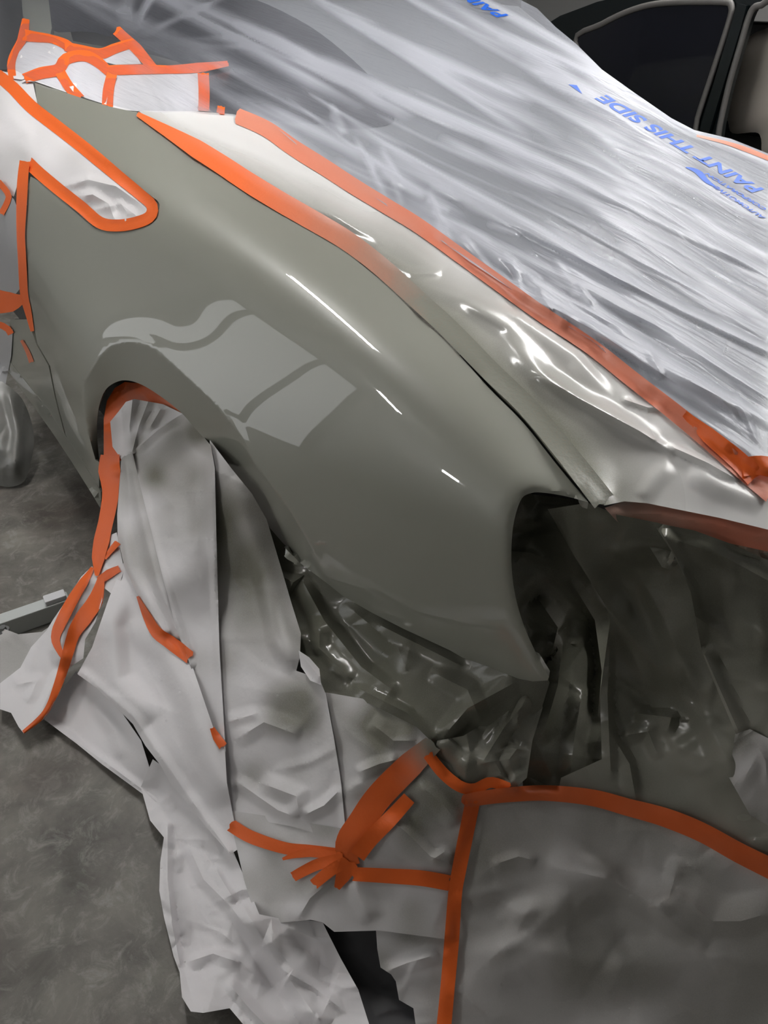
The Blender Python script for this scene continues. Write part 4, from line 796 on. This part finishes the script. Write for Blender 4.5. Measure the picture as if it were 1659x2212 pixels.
# ------------------------------------------------------------------ dark car parked beyond
M_bpaint = mat('black_green_paint', (.003, .006, .007), .35, 0, .3, .05, .3)
M_trim = mat('grey_window_rubber', (.12, .115, .11), .5)
M_tint = mat('tinted_window', (.006, .007, .012), .06)
M_beige = mat('beige_cloth', (.55, .5, .44), .85); noise_bump(M_beige, 80, .3)
car2 = tag(empty('sedan', (4.9, 3.0, 0)), 'dark green-black car parked behind the masked car', 'car')
XB = 4.2
pl = lambda x: (lambda P: x / rays(P)[:, 0])
W1 = cr([(1243, 92), (1300, 52), (1370, 20), (1440, 6), (1560, 4), (1580, 14), (1574, 50), (1540, 155), (1507, 255), (1495, 310), (1420, 310), (1330, 210)], 4, True)
W2 = cr([(1700, 10), (1645, 11), (1622, 26), (1600, 95), (1568, 210), (1552, 320), (1600, 345), (1700, 350)], 4, True)
SIDE = [(1120, 90), (1210, 34), (1290, 4), (1380, -18), (1480, -30), (1760, -50), (1900, 100), (1900, 560), (1300, 560), (1150, 300)]
full = [p for p in SIDE]
side = patch('body_side', full, pl(XB), M_bpaint, 22, flange=.06, hole=W2, parent=car2, key='car2side')
patch('front_side_window', W1, pl(XB), M_tint, 18, off=.012, parent=car2)
for nm, W in (('front_window_trim', W1), ('rear_window_trim', W2)):
    child(tube_mesh(nm, pos(W, pl(XB)(W) - .014), .016, M_trim, 8, True), car2)
patch('pillar_strip', [(1592, 8), (1612, 12), (1600, 60), (1530, 290), (1505, 300), (1520, 250), (1568, 90)], pl(XB), M_bpaint, 12, off=.03, flange=.03, parent=car2)
SEAT = cr([(1720, 60), (1650, 64), (1612, 84), (1592, 114), (1584, 170), (1560, 244), (1572, 262), (1582, 288), (1632, 286), (1644, 300), (1652, 340), (1720, 340)], 4, True)
patch('seat_back', SEAT, pl(XB + .28), M_beige, 12, extra=lambda P: .05 * np.clip(pdist(P, SEAT + SEAT[:1])[0] / 40, 0, 1) ** .5, flange=.12, parent=car2)
# roof, far side and cabin floor
a = Vector(pos([(1210, 34)], pl(XB)([(1210, 34)]))[0]); b = Vector(pos([(1480, -30)], pl(XB)([(1480, -30)]))[0])
bm = bmesh.new(); box_bm(bm, (XB + .85, (a.y + b.y) / 2 - .3, b.z - .02), (1.45, 2.0, .06), bevel=.02); child(mesh_of(bm, 'roof', M_bpaint), car2)
bm = bmesh.new(); box_bm(bm, (XB + 1.66, 2.6, .85), (.08, 4.2, .9), bevel=.02); child(mesh_of(bm, 'far_side', M_bpaint), car2)
bm = bmesh.new(); box_bm(bm, (XB + .85, 2.6, .45), (1.5, 4.2, .3), bevel=.02); child(mesh_of(bm, 'floor_pan', M_under), car2)
for y in (1.2, 4.0):
    bm = bmesh.new(); bmesh.ops.create_cone(bm, cap_ends=True, segments=32, radius1=.31, radius2=.31, depth=.2, matrix=Matrix.Translation((XB + .2, y, .31)) @ Matrix.Rotation(math.pi / 2, 4, 'Y')); child(mesh_of(bm, 'wheel', M_under, True), car2)

# ------------------------------------------------------------------ white metal bar on the floor, left
p = at_z(-60, 1376, .03); q = at_z(152, 1302, .03); dr = (q - p); an = math.atan2(dr.y, dr.x)
bar = tag(empty('metal_bar', ((p + q) / 2)), 'white painted metal bar with a bolt, lying on the floor at left', 'metal bar')
rot = Matrix.Rotation(an, 3, 'Z'); bar.location.z = 0; mid = (p + q) / 2
M_bar = mat('white_bar_paint', (.62, .65, .64), .45)
bm = bmesh.new(); box_bm(bm, (mid.x, mid.y, .03), (dr.length, .045, .06), rot, .004); child(mesh_of(bm, 'bar_body', M_bar), bar)
e = q + (q - p).normalized() * -.035
bm = bmesh.new(); box_bm(bm, (e.x, e.y, .068), (.06, .035, .016), rot, .004); child(mesh_of(bm, 'end_cap', mat('white_plastic', (.8, .8, .82), .3)), bar)
c = at_z(8, 1362, .06); M_bolt = mat('zinc_bolt', (.35, .36, .36), .35, .9)
bm = bmesh.new(); bmesh.ops.create_cone(bm, cap_ends=True, segments=24, radius1=.017, radius2=.016, depth=.004, matrix=Matrix.Translation((c.x, c.y, .062))); child(mesh_of(bm, 'washer', M_bolt), bar)
bm = bmesh.new(); bmesh.ops.create_cone(bm, cap_ends=True, segments=6, radius1=.010, radius2=.0095, depth=.01, matrix=Matrix.Translation((c.x, c.y, .069))); child(mesh_of(bm, 'bolt', M_bolt), bar)
